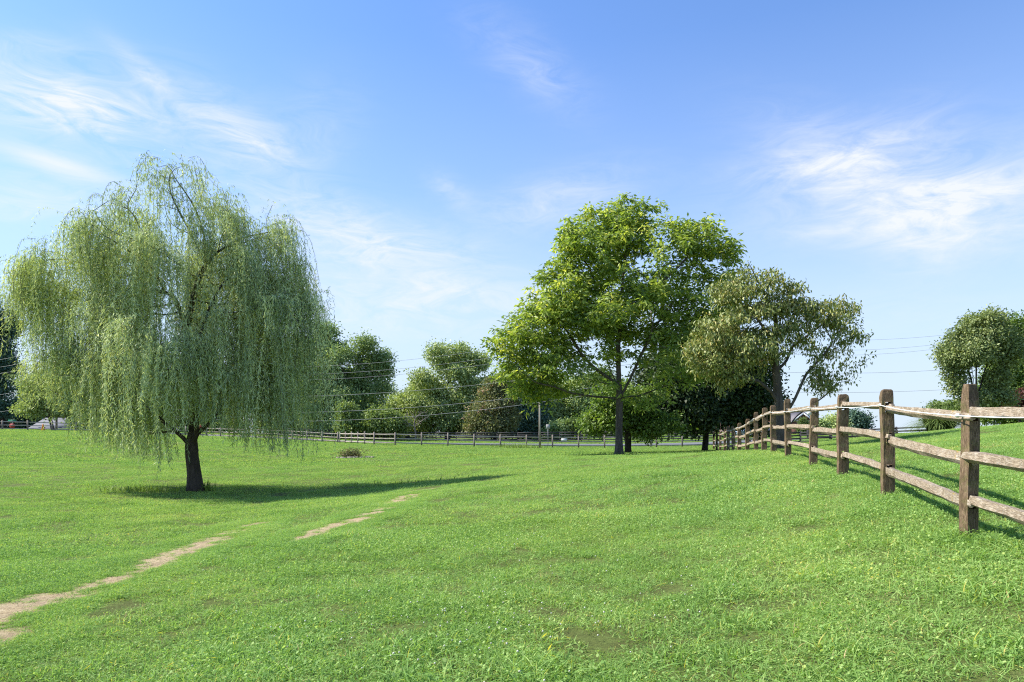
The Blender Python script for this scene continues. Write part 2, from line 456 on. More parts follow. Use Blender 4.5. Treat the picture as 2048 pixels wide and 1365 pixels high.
def build_ground():
    xs = axis(-74, 62, .5, 4200); ys = axis(-14, 140, .5, 4200)
    X, Y = np.meshgrid(xs, ys); Z = zt(X, Y)
    V = np.stack([X.ravel(), Y.ravel(), Z.ravel()], 1)
    nx, ny = len(xs), len(ys)
    i = (np.arange(ny - 1)[:, None] * nx + np.arange(nx - 1)).ravel()
    Q = np.stack([i, i + 1, i + nx + 1, i + nx], 1)
    m, g, out = new_mat('meadow_ground')
    b = g.new('ShaderNodeBsdfPrincipled'); g.l.new(b.outputs[0], out.inputs[0])
    pos = g.new('ShaderNodeNewGeometry').outputs['Position']
    n1 = g.noise(pos, 2.2, 8, .7); n2 = g.noise(pos, .22, 4, .6); n3 = g.noise(pos, 30, 5, .7)
    c = g.ramp(n1, [(.3, (.085, .085, .028)), (.55, (.13, .165, .042)), (.75, (.19, .22, .07))])
    dry = g.ramp(n2, [(.55, 0), (.72, 1)])
    c = g.mix(g.math('MULTIPLY', dry, .35), c, (.20, .21, .06))
    c = g.mix(g.ramp(n3, [(.42, 0), (.66, .75)]), c, (.06, .075, .02))
    g.l.new(c, b.inputs['Base Color']); b.inputs['Roughness'].default_value = .95; b.inputs['Specular IOR Level'].default_value = .1
    bp = g.new('ShaderNodeBump'); bp.inputs['Strength'].default_value = .8; bp.inputs['Distance'].default_value = .06
    g.l.new(g.noise(pos, 9, 8, .75), bp.inputs['Height']); g.l.new(bp.outputs[0], b.inputs['Normal'])
    o = np_mesh('ground', V, [Q], m, smooth=True)
    tag(o, kind='structure')
    # bare strips of soil
    m, g, out = new_mat('bare_soil')
    b = g.new('ShaderNodeBsdfPrincipled'); g.l.new(b.outputs[0], out.inputs[0])
    pos = g.new('ShaderNodeNewGeometry').outputs['Position']
    c = g.ramp(g.noise(pos, 9, 8, .7), [(.3, (.30, .225, .125)), (.55, (.45, .355, .21)), (.75, (.56, .465, .30))])
    c = g.mix(g.ramp(g.noise(pos, 38, 5, .7), [(.52, 0), (.62, .8)]), c, (.15, .095, .06))
    c = g.mix(g.ramp(g.noise(pos, 2.6, 4, .6), [(.45, 0), (.65, .55)]), c, (.27, .20, .13))
    edge = g.math('ADD', g.new('ShaderNodeAttribute', attribute_name='tint').outputs['Fac'], g.math('MULTIPLY', g.math('SUBTRACT', g.noise(pos, 14, 5, .65), .5), .9))
    c = g.mix(g.ramp(edge, [(.45, 0), (.8, 1)]), (.125, .125, .04), c)
    g.l.new(c, b.inputs['Base Color']); b.inputs['Roughness'].default_value = 1; b.inputs['Specular IOR Level'].default_value = .05
    bp = g.new('ShaderNodeBump'); bp.inputs['Strength'].default_value = 1; bp.inputs['Distance'].default_value = .03
    g.l.new(g.noise(pos, 22, 8, .75), bp.inputs['Height']); g.l.new(bp.outputs[0], b.inputs['Normal'])
    gx = np.arange(-6.4, -1.4, .035); gy = np.arange(3.2, 19, .035)
    X, Y = np.meshgrid(gx, gy)
    PM = path_mask(X.ravel(), Y.ravel()); ins = (PM > -.36).reshape(X.shape)
    # follow the ground sheet's own facets so that the strip lies just above them
    def facet(x, y):
        x0 = np.floor((x + 74) / .5) * .5 - 74; y0 = np.floor((y + 14) / .5) * .5 - 14
        u = (x - x0) / .5; v = (y - y0) / .5
        a, b_, c_, d_ = zt(x0, y0), zt(x0 + .5, y0), zt(x0 + .5, y0 + .5), zt(x0, y0 + .5)
        return a * (1 - u) * (1 - v) + b_ * u * (1 - v) + c_ * u * v + d_ * (1 - u) * v
    Z = facet(X, Y) + .007
    nx, ny = len(gx), len(gy)
    i = (np.arange(ny - 1)[:, None] * nx + np.arange(nx - 1))
    keep = ins[:-1, :-1] & ins[1:, 1:] & ins[1:, :-1] & ins[:-1, 1:]
    i = i[keep]
    Q = np.stack([i, i + 1, i + nx + 1, i + nx], 1)
    used = np.unique(Q); remap = np.zeros(nx * ny, int); remap[used] = np.arange(len(used))
    V = np.stack([X.ravel(), Y.ravel(), Z.ravel()], 1)[used]
    tag(np_mesh('path', V, [remap[Q]], m, smooth=True, tint=np.clip((PM[used] + .34) / .34, 0, 1)), kind='structure')
    # the road beyond the field
    cl = np.array([(-95, 108), (-70, 100), (-48, 96), (-28, 88), (-10, 80.5), (6, 77.5), (22, 77.5), (36, 82), (52, 92)], float)
    t = np.linspace(0, len(cl) - 1, 90)
    c = np.stack([np.interp(t, np.arange(len(cl)), cl[:, k]) for k in (0, 1)], 1)
    for _ in range(12): c[1:-1] = (c[:-2] + 2 * c[1:-1] + c[2:]) / 4
    d = np.gradient(c, axis=0); d /= np.linalg.norm(d, axis=1)[:, None]; nrm = np.stack([-d[:, 1], d[:, 0]], 1)
    rows = [c + nrm * w for w in (-3, -1, 1, 3)]
    V = np.concatenate([np.column_stack([r, zt(r[:, 0], r[:, 1]) + .05]) for r in rows]); n = len(c)
    i = np.concatenate([k * n + np.arange(n - 1) for k in range(3)])
    tag(np_mesh('road', V, [np.stack([i, i + 1, i + n + 1, i + n], 1)], solid('asphalt', (.15, .15, .155), .9, .15, 2), smooth=True), kind='structure')


build_ground()


# ------------------------------------------------------------------ grass
M['grass'] = leaf_mat('grass_blade', [(0, (.108, .212, .046)), (.45, (.250, .425, .115)), (.80, (.42, .55, .19)), (.90, (.50, .50, .09)), (.97, (.58, .50, .18)), (1, (.56, .43, .25))], .42, 1.2, .015, patch=.55)
M['clover'] = leaf_mat('clover_flower', [(0, (.55, .55, .42)), (1, (.75, .74, .66))], .2, 1.0, .0)
M['dandelion'] = leaf_mat('yellow_leaf', [(0, (.45, .42, .03)), (1, (.62, .55, .05))], .3, 1.0, .0)


def blade_patch(name, n, rad, hmin, hmax, wmin, wmax, seg, lean, hi=1.0, seed=0, broad=0):
    """a small sod of curved tapering blades, as mesh data that the grass object repeats"""
    r = np.random.default_rng(seed)
    a = r.uniform(0, 2 * np.pi, n); q = rad * np.sqrt(r.uniform(0, 1, n))
    bx, by = q * np.cos(a), q * np.sin(a)
    h = r.uniform(hmin, hmax, n) * (1 - .35 * (q / rad) ** 2); w = r.uniform(wmin, wmax, n)
    az = r.uniform(0, 2 * np.pi, n); ln = np.abs(r.normal(lean, lean * .5, n))
    dx, dy = np.cos(az), np.sin(az); sx, sy = -dy, dx
    roll = r.uniform(-.9, .9, n)
    V = np.zeros((n, 2 * (seg + 1), 3))
    for k in range(seg + 1):
        t = k / seg
        out = h * ln * t ** 1.6; up = h * (t - .38 * np.minimum(ln, 1.6) * t * t)
        ww = w * (1 - t ** 1.8) * .5 + .0003
        for s_, j in ((-1, 0), (1, 1)):
            V[:, 2 * k + j, 0] = bx + dx * out + s_ * ww * (sx * np.cos(roll) )
            V[:, 2 * k + j, 1] = by + dy * out + s_ * ww * (sy * np.cos(roll) )
            V[:, 2 * k + j, 2] = up - .012 + s_ * ww * np.sin(roll)
    base = (np.arange(n) * 2 * (seg + 1))[:, None]
    Q = np.concatenate([base + np.array([2 * k, 2 * k + 1, 2 * k + 3, 2 * k + 2]) for k in range(seg)])
    t = r.beta(2.0, 2.2, n) * .82
    odd = r.uniform(0, 1, n); t = np.where(odd > .965, r.uniform(.86, 1.0, n), t)
    tint = np.repeat(t * hi, 2 * (seg + 1))
    V = V.reshape(-1, 3); polys = [Q]
    if broad:                                       # a few broad clover-like leaves low in the sod
        m_ = broad; a = r.uniform(0, 6.283, m_); q = rad * np.sqrt(r.uniform(0, 1, m_)); s = r.uniform(.004, .009, m_)
        c = np.stack([q * np.cos(a), q * np.sin(a), r.uniform(.02, .06, m_)], 1)
        ang = np.arange(5) / 5 * 2 * np.pi
        tilt = r.normal(0, .45, (m_, 2))
        L = np.zeros((m_, 5, 3)); L[:, :, 0] = c[:, :1] + s[:, None] * np.cos(ang); L[:, :, 1] = c[:, 1:2] + s[:, None] * np.sin(ang)
        L[:, :, 2] = c[:, 2:] + s[:, None] * (np.cos(ang) * tilt[:, :1] + np.sin(ang) * tilt[:, 1:])
        polys.append((len(V) + np.arange(m_)[:, None] * 5 + np.arange(5)).astype(int))
        V = np.concatenate([V, L.reshape(-1, 3)]); tint = np.concatenate([tint, np.repeat(r.uniform(.25, .8, m_), 5)])
    o = np_mesh(name, V, polys, M['grass'], tint=tint)
    COL.objects.unlink(o)
    return o


def scatter_object(name, protos, pts, rot, scl, idx, kind, label=None, cat=None):
    """one object whose points carry repeats of small sods"""
    cl = bpy.data.collections.new(name + '_sods')
    for p in protos: cl.objects.link(p)
    me = bpy.data.meshes.new(name); me.vertices.add(len(pts)); me.vertices.foreach_set('co', np.asarray(pts, np.float32).ravel())
    a = me.attributes.new('rot', 'FLOAT_VECTOR', 'POINT'); a.data.foreach_set('vector', np.asarray(rot, np.float32).ravel())
    a = me.attributes.new('scl', 'FLOAT', 'POINT'); a.data.foreach_set('value', np.asarray(scl, np.float32))
    a = me.attributes.new('idx', 'INT', 'POINT'); a.data.foreach_set('value', np.asarray(idx, np.int32))
    o = bpy.data.objects.new(name, me); COL.objects.link(o)
    tag(o, label, cat, kind=kind)
    ng = bpy.data.node_groups.new(name, 'GeometryNodeTree')
    ng.interface.new_socket('Geometry', in_out='INPUT', socket_type='NodeSocketGeometry')
    ng.interface.new_socket('Geometry', in_out='OUTPUT', socket_type='NodeSocketGeometry')
    N, L = ng.nodes, ng.links
    gi = N.new('NodeGroupInput'); go = N.new('NodeGroupOutput')
    ci = N.new('GeometryNodeCollectionInfo'); ci.inputs['Collection'].default_value = cl
    ci.inputs['Separate Children'].default_value = True; ci.inputs['Reset Children'].default_value = True
    iop = N.new('GeometryNodeInstanceOnPoints'); iop.inputs['Pick Instance'].default_value = True
    def attr(nm, dt):
        n = N.new('GeometryNodeInputNamedAttribute'); n.data_type = dt; n.inputs['Name'].default_value = nm
        return n.outputs['Attribute']
    e2r = N.new('FunctionNodeEulerToRotation')
    L.new(attr('rot', 'FLOAT_VECTOR'), e2r.inputs[0]); L.new(e2r.outputs[0], iop.inputs['Rotation'])
    L.new(attr('scl', 'FLOAT'), iop.inputs['Scale']); L.new(attr('idx', 'INT'), iop.inputs['Instance Index'])
    L.new(gi.outputs[0], iop.inputs['Points']); L.new(ci.outputs['Instances'], iop.inputs['Instance'])
    L.new(iop.outputs[0], go.inputs[0])
    md = o.modifiers.new('sods', 'NODES'); md.node_group = ng
    return o


def slope_rot(x, y, rz):
    e = .3
    gx = (zt(x + e, y) - zt(x - e, y)) / (2 * e); gy = (zt(x, y + e) - zt(x, y - e)) / (2 * e)
    return gx, gy


def build_grass():
    protos = []
    for k in range(5): protos.append(blade_patch('sod_%d' % k, 360, .26, .03, .088, .003, .0065, 3, 1.0, seed=k, broad=28))
    for k in range(2): protos.append(blade_patch('sod_tall_%d' % k, 120, .17, .06, .15, .004, .008, 4, .9, seed=20 + k, broad=20))
    for k in range(3): protos.append(blade_patch('sod_mid_%d' % k, 190, .42, .035, .095, .007, .013, 2, .95, seed=40 + k, broad=40))
    for k in range(3): protos.append(blade_patch('sod_far_%d' % k, 170, .9, .05, .115, .016, .03, 2, .85, seed=60 + k))
    for k in range(2): protos.append(blade_patch('sod_edge_%d' % k, 70, .075, .035, .11, .003, .006, 3, 1.25, seed=80 + k, broad=8))
    order = sorted(range(len(protos)), key=lambda i: protos[i].name)     # the collection hands out its members by name
    rank = {i: order.index(i) for i in range(len(protos))}
    r = np.random.default_rng(3)
    def band(y0, y1, dens, spread, xmin=-1e9, xmax=1e9):
        area = spread * (y1 * y1 - y0 * y0) + (5.0 * (y1 - y0) if y1 < 40 else 0); n = int(dens * area)
        y = np.sqrt(r.uniform(y0 * y0, y1 * y1, n)); x = r.uniform(-1, 1, n) * (spread * y + (2.5 if y1 < 40 else 0))
        return x, y
    parts = []
    for (y0, y1, dens, choice) in ((1.2, 10.5, 24, (0, 1, 2, 3, 4, 0, 1, 2, 3, 4, 0, 1, 2, 3, 4, 5, 6)), (10, 20, 13, (0, 1, 2, 3, 4, 7, 8, 9, 7, 8, 9, 5)),
                                  (19.5, 38, 6.5, (7, 8, 9)), (36, 70, 2.4, (10, 11, 12)), (69, 128, .9, (10, 11, 12))):
        x, y = band(y0, y1, dens, .98)
        i = np.array(choice)[r.integers(0, len(choice), len(x))]
        parts.append((x, y, i))
    ex = r.uniform(-6.4, -1.3, 60000); ey = r.uniform(2.8, 18.2, 60000); em = path_mask(ex, ey)
    ek = (em > -.6) & (r.uniform(0, 1, 60000) < np.clip(.95 * (.03 - em) / .45, 0, .8))
    ek |= (em > 0) & (r.uniform(0, 1, 60000) < .03)
    ex, ey = ex[ek], ey[ek]; parts.append((ex, ey, np.array((13, 14))[r.integers(0, 2, len(ex))]))
    x = np.concatenate([p[0] for p in parts]); y = np.concatenate([p[1] for p in parts]); i = np.concatenate([p[2] for p in parts])
    pm = path_mask(x, y)
    lim = np.where(i <= 4, -.30, np.where(i >= 13, 9.0, -.36))
    keep = (pm < lim) | (r.uniform(0, 1, len(x)) < .0)
    # thin, trodden spots here and there
    keep &= ~((fbm(x, y, 2.6, 3, 11) > .74) & (r.uniform(0, 1, len(x)) < .6) & (y < 9))
    keep &= np.abs(x) < np.where(y > 38, .84 * y, 1e9)
    rc = np.interp(x, [-95, -70, -48, -28, -10, 6, 22, 36, 52], [108, 100, 96, 88, 80.5, 77.5, 77.5, 82, 92]); keep &= ~(np.abs(y - rc) < 4.2)
    x, y, i = x[keep], y[keep], i[keep]
    z = zt(x, y)
    gx, gy = slope_rot(x, y, None)
    rot = np.stack([np.arctan(gy), -np.arctan(gx), r.uniform(0, 6.283, len(x))], 1)
    # euler XYZ with a free spin about z: tilt is applied after the spin, so turn the slope into the spun frame
    s_ = r.uniform(.75, 1.25, len(x)) * np.where(y > 69, 1.35, 1)
    lush = .5 + .5 * np.sin(x * .8 + 2 * np.sin(y * .35)) * np.sin(y * .55 + 1.5 * np.sin(x * .4))
    s_ *= .85 + .35 * lush
    s_ *= np.clip(.72 + .28 * (-path_mask(x, y) - .25) / .8, .72, 1)
    # spin first, tilt second: build the matrix and read the angles back
    ang = rot[:, 2]; nrm = np.stack([-gx, -gy, np.ones(len(x))], 1); nrm /= np.linalg.norm(nrm, axis=1)[:, None]
    tx = np.stack([np.cos(ang), np.sin(ang), np.zeros(len(x))], 1); tx -= nrm * (tx * nrm).sum(1)[:, None]; tx /= np.linalg.norm(tx, axis=1)[:, None]
    ty = np.cross(nrm, tx)
    ry = -np.arcsin(np.clip(tx[:, 2], -1, 1)); rx = np.arctan2(ty[:, 2], nrm[:, 2]); rzz = np.arctan2(tx[:, 1], tx[:, 0])
    rot = np.stack([rx, ry, rzz], 1)
    rk = np.array([rank[k] for k in range(len(protos))])
    scatter_object('grass', protos, np.stack([x, y, z], 1), rot, s_, rk[i], 'stuff')
    # scattered white clover heads and yellowed leaves
    n = 150
    y2 = np.where(r.uniform(0, 1, n) < .6, np.abs(r.normal(5.1, .55, n)), np.sqrt(r.uniform(3.6 ** 2, 9 ** 2, n))); x2 = r.normal(-.02, .17, n) * y2
    V, T, tt = [], [], []
    ico = np.array([(0, 0, 1), (.89, 0, .45), (.28, .85, .45), (-.72, .53, .45), (-.72, -.53, .45), (.28, -.85, .45), (.72, .53, -.45), (-.28, .85, -.45), (-.89, 0, -.45), (-.28, -.85, -.45), (.72, -.53, -.45), (0, 0, -1)])
    fc = np.array([(0, 1, 2), (0, 2, 3), (0, 3, 4), (0, 4, 5), (0, 5, 1), (1, 6, 2), (2, 7, 3), (3, 8, 4), (4, 9, 5), (5, 10, 1), (2, 6, 7), (3, 7, 8), (4, 8, 9), (5, 9, 10), (1, 10, 6), (6, 11, 7), (7, 11, 8), (8, 11, 9), (9, 11, 10), (10, 11, 6)])
    zz = zt(x2, y2) + r.uniform(.05, .10, n)
    for k in range(n):
        T.append(fc + 12 * k); V.append(ico * r.uniform(.005, .0085) + (x2[k], y2[k], zz[k]))
    o = np_mesh('clover_blossoms', np.concatenate(V), [np.concatenate(T)], M['clover'], tint=np.repeat(r.uniform(0, 1, n), 12))
    tag(o, 'small white clover heads scattered through the grass', 'clover', kind='stuff')
    n = 420
    y2 = np.sqrt(r.uniform(3.4 ** 2, 13 ** 2, n)); x2 = r.uniform(-.85, .8, n) * y2
    clump = np.sin(x2 * 2.3 + 1) * np.sin(y2 * 1.9 + .5 * x2) > .25; x2, y2 = x2[clump], y2[clump]; n = len(x2)
    zz = zt(x2, y2) + r.uniform(.05, .09, n)
    az = r.uniform(0, 6.283, n); L = r.uniform(.03, .06, n); w = r.uniform(.003, .007, n)
    d = np.stack([np.cos(az), np.sin(az), r.uniform(-.1, .7, n)], 1); sd = np.stack([-np.sin(az), np.cos(az), np.zeros(n)], 1)
    b = np.stack([x2, y2, zz], 1)
    V = np.stack([b, b + d * L[:, None] * .5 + sd * w[:, None], b + d * L[:, None], b + d * L[:, None] * .5 - sd * w[:, None]], 1).reshape(-1, 3)
    o = np_mesh('yellow_leaves', V, [np.arange(4 * n).reshape(-1, 4)], M['dandelion'], tint=np.repeat(r.uniform(0, 1, n), 4))
    tag(o, 'yellowed leaf blades scattered through the foreground grass', 'leaves', kind='stuff')


build_grass()


# ------------------------------------------------------------------ fences
def hewn_post(parent, x, y, zb, h, w, d, yaw, holes, top='round', r=None, mat=None):
    """one post: four faces on a shared grid, through-mortises in the wide faces, worn top"""
    r = r or random
    sw = .034                                        # half width of the mortise
    zs = [-.25]
    for c in holes: zs += [c - .066, c + .064]
    if top == 'round': tops = [(h - .10, 1, 1), (h - .055, .97, .94), (h - .02, .84, .80), (h, .58, .60)]
    else: tops = [(h - .17, 1, 1), (h - .08, .90, .82), (h - .004, .74, .62), (h, .70, .58)]
    rows = [(z, 1, 1) for z in zs] + tops
    xs = [-w / 2, -sw, sw, w / 2]
    nr = len(rows); V = []; idx = {}
    def vid(i, k, s):
        key = (i, k, s)
        if key not in idx:
            z, fw, fd = rows[i]
            idx[key] = len(V)
            jt = .0035
            ph = 3.1 * z + 1.7 * x
            V.append((xs[k] * fw + .006 * math.sin(ph * 2) + r.uniform(-jt, jt), s * d / 2 * fd + .005 * math.cos(ph * 1.7) + r.uniform(-jt, jt), z + r.uniform(-jt, jt)))
        return idx[key]
    Q = []
    hole_rows = {1 + 2 * j for j in range(len(holes))}
    for i in range(nr - 1):
        for k in range(3):
            hole = i in hole_rows and k == 1
            if not hole:
                Q.append([vid(i, k, -1), vid(i, k + 1, -1), vid(i + 1, k + 1, -1), vid(i + 1, k, -1)])
                Q.append([vid(i, k + 1, 1), vid(i, k, 1), vid(i + 1, k, 1), vid(i + 1, k + 1, 1)])
            else:
                a, b = (i, k), (i + 1, k + 1)
                Q.append([vid(i, 1, -1), vid(i, 1, 1), vid(i, 2, 1), vid(i, 2, -1)])
                Q.append([vid(i + 1, 1, 1), vid(i + 1, 1, -1), vid(i + 1, 2, -1), vid(i + 1, 2, 1)])
                Q.append([vid(i, 1, 1), vid(i, 1, -1), vid(i + 1, 1, -1), vid(i + 1, 1, 1)])
                Q.append([vid(i, 2, -1), vid(i, 2, 1), vid(i + 1, 2, 1), vid(i + 1, 2, -1)])
        Q.append([vid(i, 0, 1), vid(i, 0, -1), vid(i + 1, 0, -1), vid(i + 1, 0, 1)])
        Q.append([vid(i, 3, -1), vid(i, 3, 1), vid(i + 1, 3, 1), vid(i + 1, 3, -1)])
    n = nr - 1
    for k in range(3): Q.append([vid(n, k, -1), vid(n, k + 1, -1), vid(n, k + 1, 1), vid(n, k, 1)])
    V = np.array(V); c, s = math.cos(yaw), math.sin(yaw)
    lean = r.uniform(-.022, .022)
    V[:, 0] += lean * V[:, 2]
    me = bpy.data.meshes.new('post')
    me.from_pydata([tuple(v) for v in V], [], Q); me.update()
    o = link_mesh('post', me, mat or M['post'], parent)
    p0 = parent.location
    o.location = (x - p0.x, y - p0.y, zb - p0.z); o.rotation_euler.z = yaw
    bv = o.modifiers.new('worn_edges', 'BEVEL'); bv.width = .006; bv.segments = 2; bv.limit_method = 'ANGLE'
    return o


def hewn_rail(parent, a, b, hw, hh, r, mat=None, n=13, taper=.25, name='rail', sag=0.0):
    """a cleft rail from a to b: irregular many-sided section, ends cut down to fit the mortise"""
    a = np.array(a, float); b = np.array(b, float); L = np.linalg.norm(b - a)
    mid = (a + b) / 2; d = (b - a) / L
    yawm = math.atan2(-d[0], d[1]); pitch = math.asin(d[2])
    prof = [(-1, -.45), (-.15, -1.05), (1, -.6), (.85, .7), (-.75, .95)]
    prof = [(px * r.uniform(.82, 1.12), pz * r.uniform(.82, 1.12)) for px, pz in prof]
    k = len(prof); V = []; wv = [(r.uniform(0, 6), r.uniform(1.5, 4.5), r.uniform(.04, .15)) for _ in prof]
    bow = r.uniform(-.005, .005); bowz = r.uniform(-.005, .007); kx = [r.uniform(-.0045, .0045) for _ in range(n)]; kz = [r.uniform(-.005, .005) for _ in range(n)]; p1, p2 = r.uniform(0, 6), r.uniform(0, 6)
    for i in range(n):
        t = i / (n - 1); e = min(t, 1 - t) * L
        f = 1.0 if e > taper else .62 + .38 * (e / taper) ** .8
        if e < 1e-6: f *= .86
        for q, (px, pz) in enumerate(prof):
            ph, fq, am = wv[q]; wq = 1 + am * math.sin(fq * t * L + ph)
            px, pz = px * wq, pz * wq
            jt = .035
            V.append((hw * px * f * (1 + r.uniform(-jt, jt)) + bow * math.sin(math.pi * t) + kx[i],
                      (t - .5) * L,
                      hh * pz * f * (1 + r.uniform(-jt, jt)) + bowz * math.sin(math.pi * t) - sag * math.sin(math.pi * t) + kz[i]))
    F_ = [[i * k + q, i * k + (q + 1) % k, (i + 1) * k + (q + 1) % k, (i + 1) * k + q] for i in range(n - 1) for q in range(k)]
    F_ = [f[::-1] for f in F_]
    F_ += [list(range(k)), [(n - 1) * k + q for q in range(k)][::-1]]
    me = bpy.data.meshes.new(name); me.from_pydata(V, [], F_); me.update()
    o = link_mesh(name, me, mat or M['rail'], parent)
    p0 = parent.location
    o.location = (mid[0] - p0.x, mid[1] - p0.y, mid[2] - p0.z)
    o.rotation_mode = 'XYZ'; o.rotation_euler = (pitch, 0, yawm)
    return o


POST_PX = [1937, 1776, 1685, 1626, 1576, 1547, 1528, 1512, 1494, 1478, 1466, 1456, 1449, 1440, 1433, 1427]
def fence_points():
    pts = []
    for px in POST_PX:
        Y = 3615 / (px - 1362); pts.append((FA + FB * Y, Y))
    for k in (1, 2):
        Y = 6.29 - 2.44 * k; pts.insert(0, (FA + FB * Y, Y))
    return pts


def near_fence():
    r = random.Random(11)
    pts = fence_points()
    t = empty('split_rail_fence', (pts[2][0], pts[2][1], z1(*pts[2])), 'weathered three rail split rail fence climbing the slope with white rope along its top', 'fence')
    yaw0 = math.atan2(-FB, 1)
    zb = [z1(*p) for p in pts]
    hs = []
    for i, (x, y) in enumerate(pts):
        h = {2: 1.41, 3: 1.36, 4: 1.33, 5: 1.36, 6: 1.44}.get(i, 1.37 + r.uniform(-.04, .05))
        hs.append(h)
        yaw = yaw0 + (R(15) if i == 2 else r.uniform(-.07, .07))
        w, d = (.102, .118) if i == 2 else (.15 + r.uniform(-.012, .012), .115)
        hewn_post(t, x, y, zb[i], h, w, d, yaw, (.33, .735, 1.135), 'bevel' if i == 2 else 'round', r)
    n = len(pts)
    for i in range(n - 1):
        a, b = np.array([*pts[i], zb[i]]), np.array([*pts[i + 1], zb[i + 1]])
        d = b - a; d /= np.linalg.norm(d); side = np.array([d[1], -d[0], 0])
        for j, hz in enumerate((.33, .735, 1.135)):
            alt = 1 if (i + j) % 2 else -1
            oa, ob = side * .016 * alt, side * .016 * alt
            ja, jb = r.uniform(-.012, .012), r.uniform(-.012, .012)
            up = .028 if (i % 2) else -.028
            A = a - d * .13 + (0, 0, hz + up * .7 + ja) + oa; B = b + d * .13 + (0, 0, hz + up * .7 + jb) + ob
            hewn_rail(t, A, B, .046 + r.uniform(-.008, .008), .056 + r.uniform(-.010, .010), r)
    # rope along the field side
    ro = empty('fence_rope', (pts[2][0] - .1, pts[2][1], zb[2] + 1.15), 'thin white rope strung along the top rail of the split rail fence', 'rope')
    mb = MB(); P_ = []
    nrm = np.array([-1, FB]) / math.hypot(1, FB)
    for i, (x, y) in enumerate(pts):
        q = np.array([x + nrm[0] * .105, y + nrm[1] * .105, zb[i] + (1.16 if i % 2 else 1.12)])
        P_.append(q)
    rp = []
    for a, b in zip(P_[:-1], P_[1:]):
        for s in np.linspace(0, 1, 8, endpoint=False):
            q = a + (b - a) * s; q[2] -= .02 * math.sin(math.pi * s); rp.append(q)
    rp.append(P_[-1]); mb.tube(np.array(rp), .0052, 6); mb.build('rope', M['rope'], ro, smooth=True)
    for i, q in enumerate(P_):
        mb = MB(); c = q + np.array([-nrm[0], -nrm[1], 0]) * .018
        mb.tube(np.array([c + np.array([nrm[0], nrm[1], 0]) * s for s in (-.03, -.01, -.008, .012, .014, .024)]), [.012, .012, .020, .020, .013, .013], 8)
        mb.build('insulator', M['rope2'], ro, smooth=True)


near_fence()


def along(poly, step):
    poly = np.array(poly, float); seg = np.hypot(*np.diff(poly, axis=0).T); cum = np.concatenate([[0], np.cumsum(seg)])
    n = max(1, int(round(cum[-1] / step))); s = np.linspace(0, cum[-1], n + 1)
    return np.stack([np.interp(s, cum, poly[:, k]) for k in (0, 1)], 1)


def plain_fence(name, poly, step, h, post_w, rails, rail_w, rail_h, label, mat_post, mat_rail, lap=.12, jit=.02, seed=1, hewn=False):
    r = random.Random(seed)
    p = along(poly, step); z = zt(p[:, 0], p[:, 1])
    t = empty(name, (*p[0], z[0]), label, 'fence')
    rail_o = []
    for (x, y), zz in zip(p, z):
        mb = MB(); rz = r.uniform(-.1, .1); hh = h + r.uniform(-.03, .04)
        mb.box((x, y, zz + hh / 2 - .15), (post_w, post_w, hh + .3), rz)
        mb.box((x, y, zz + hh + .02), (post_w * .98, post_w * .98, .04), rz, .6)
        mb.build('post', mat_post, t)
    for i in range(len(p) - 1):
        a = np.array([*p[i], z[i]]); b = np.array([*p[i + 1], z[i + 1]]); d = (b - a) / np.linalg.norm(b - a)
        side = np.array([d[1], -d[0], 0])
        for k, hz in enumerate(rails):
            j0, j1 = r.uniform(-jit, jit), r.uniform(-jit, jit)
            if hewn:
                hewn_rail(t, a - d * lap + (0, 0, hz + j0), b + d * lap + (0, 0, hz + j1), rail_w / 2, rail_h / 2, r, mat_rail, n=6, sag=.02)
            else:
                off = side * (post_w / 2 + rail_w / 2 + .003)
                mb = MB(); mb.beam(a + (0, 0, hz + j0) + off + d * .004, b + (0, 0, hz + j1) + off - d * .004, rail_w, rail_h)
                mb.build('board', mat_rail, t)
    return t


END = P(1393, 868, 66)
plain_fence('field_fence', [(24.0, 66), (13, 65.6), (1, 65.4), (-11.4, 65), (-13.8, 66.3), (-19.5, 77)], 2.52, 1.22, .13, (.22, .62, 1.03), .10, .115,
            'grey brown post and rail fence across the far edge of the field', M['field_wood'], M['pale_wood'], seed=2, hewn=True)
plain_fence('field_fence', [(-19.9, 77.6), (-30, 84), (-40, 89), (-52, 87), (-63, 82.5), (-72, 80)], 2.6, 1.2, .13, (.22, .62, 1.03), .10, .115,
            'post and rail fence behind the weeping willow at the top of the field', M['field_wood'], M['pale_wood'], seed=3, hewn=True)
plain_fence('board_fence', [(-34, 101), (-18, 98), (0, 95), (14, 92.5), (27, 91)], 3.0, 1.35, .14, (.25, .58, .91, 1.24), .03, .15,
            'long dark board fence on the far side of the road', M['dark_board'], M['dark_board'], seed=4)
plain_fence('board_fence', [(25.2, 66.2), (28, 65), (33, 62.5), (37, 60)], 2.7, 1.2, .13, (.25, .55, .85, 1.12), .03, .13,
            'dark board fence behind the weathered rails below the brick house', M['dark_board'], M['dark_board'], seed=5)
plain_fence('board_fence', [(40, 92), (48, 91), (60, 90)], 3.0, 1.25, .14, (.35, .75, 1.15), .03, .15,
            'dark board fence on the crest beside the ornamental grass', M['dark_board'], M['dark_board'], seed=6)
# the gate-like short panel where the split rail fence meets the field fence
plain_fence('corner_fence', [(19.8, 60.5), (21.3, 62.6), (24.0, 65.6)], 1.7, 1.3, .16, (.25, .68, 1.1), .10, .11,
            'short corner panels joining the split rail fence to the field fence', M['post'], M['pale_wood'], seed=7, hewn=True)


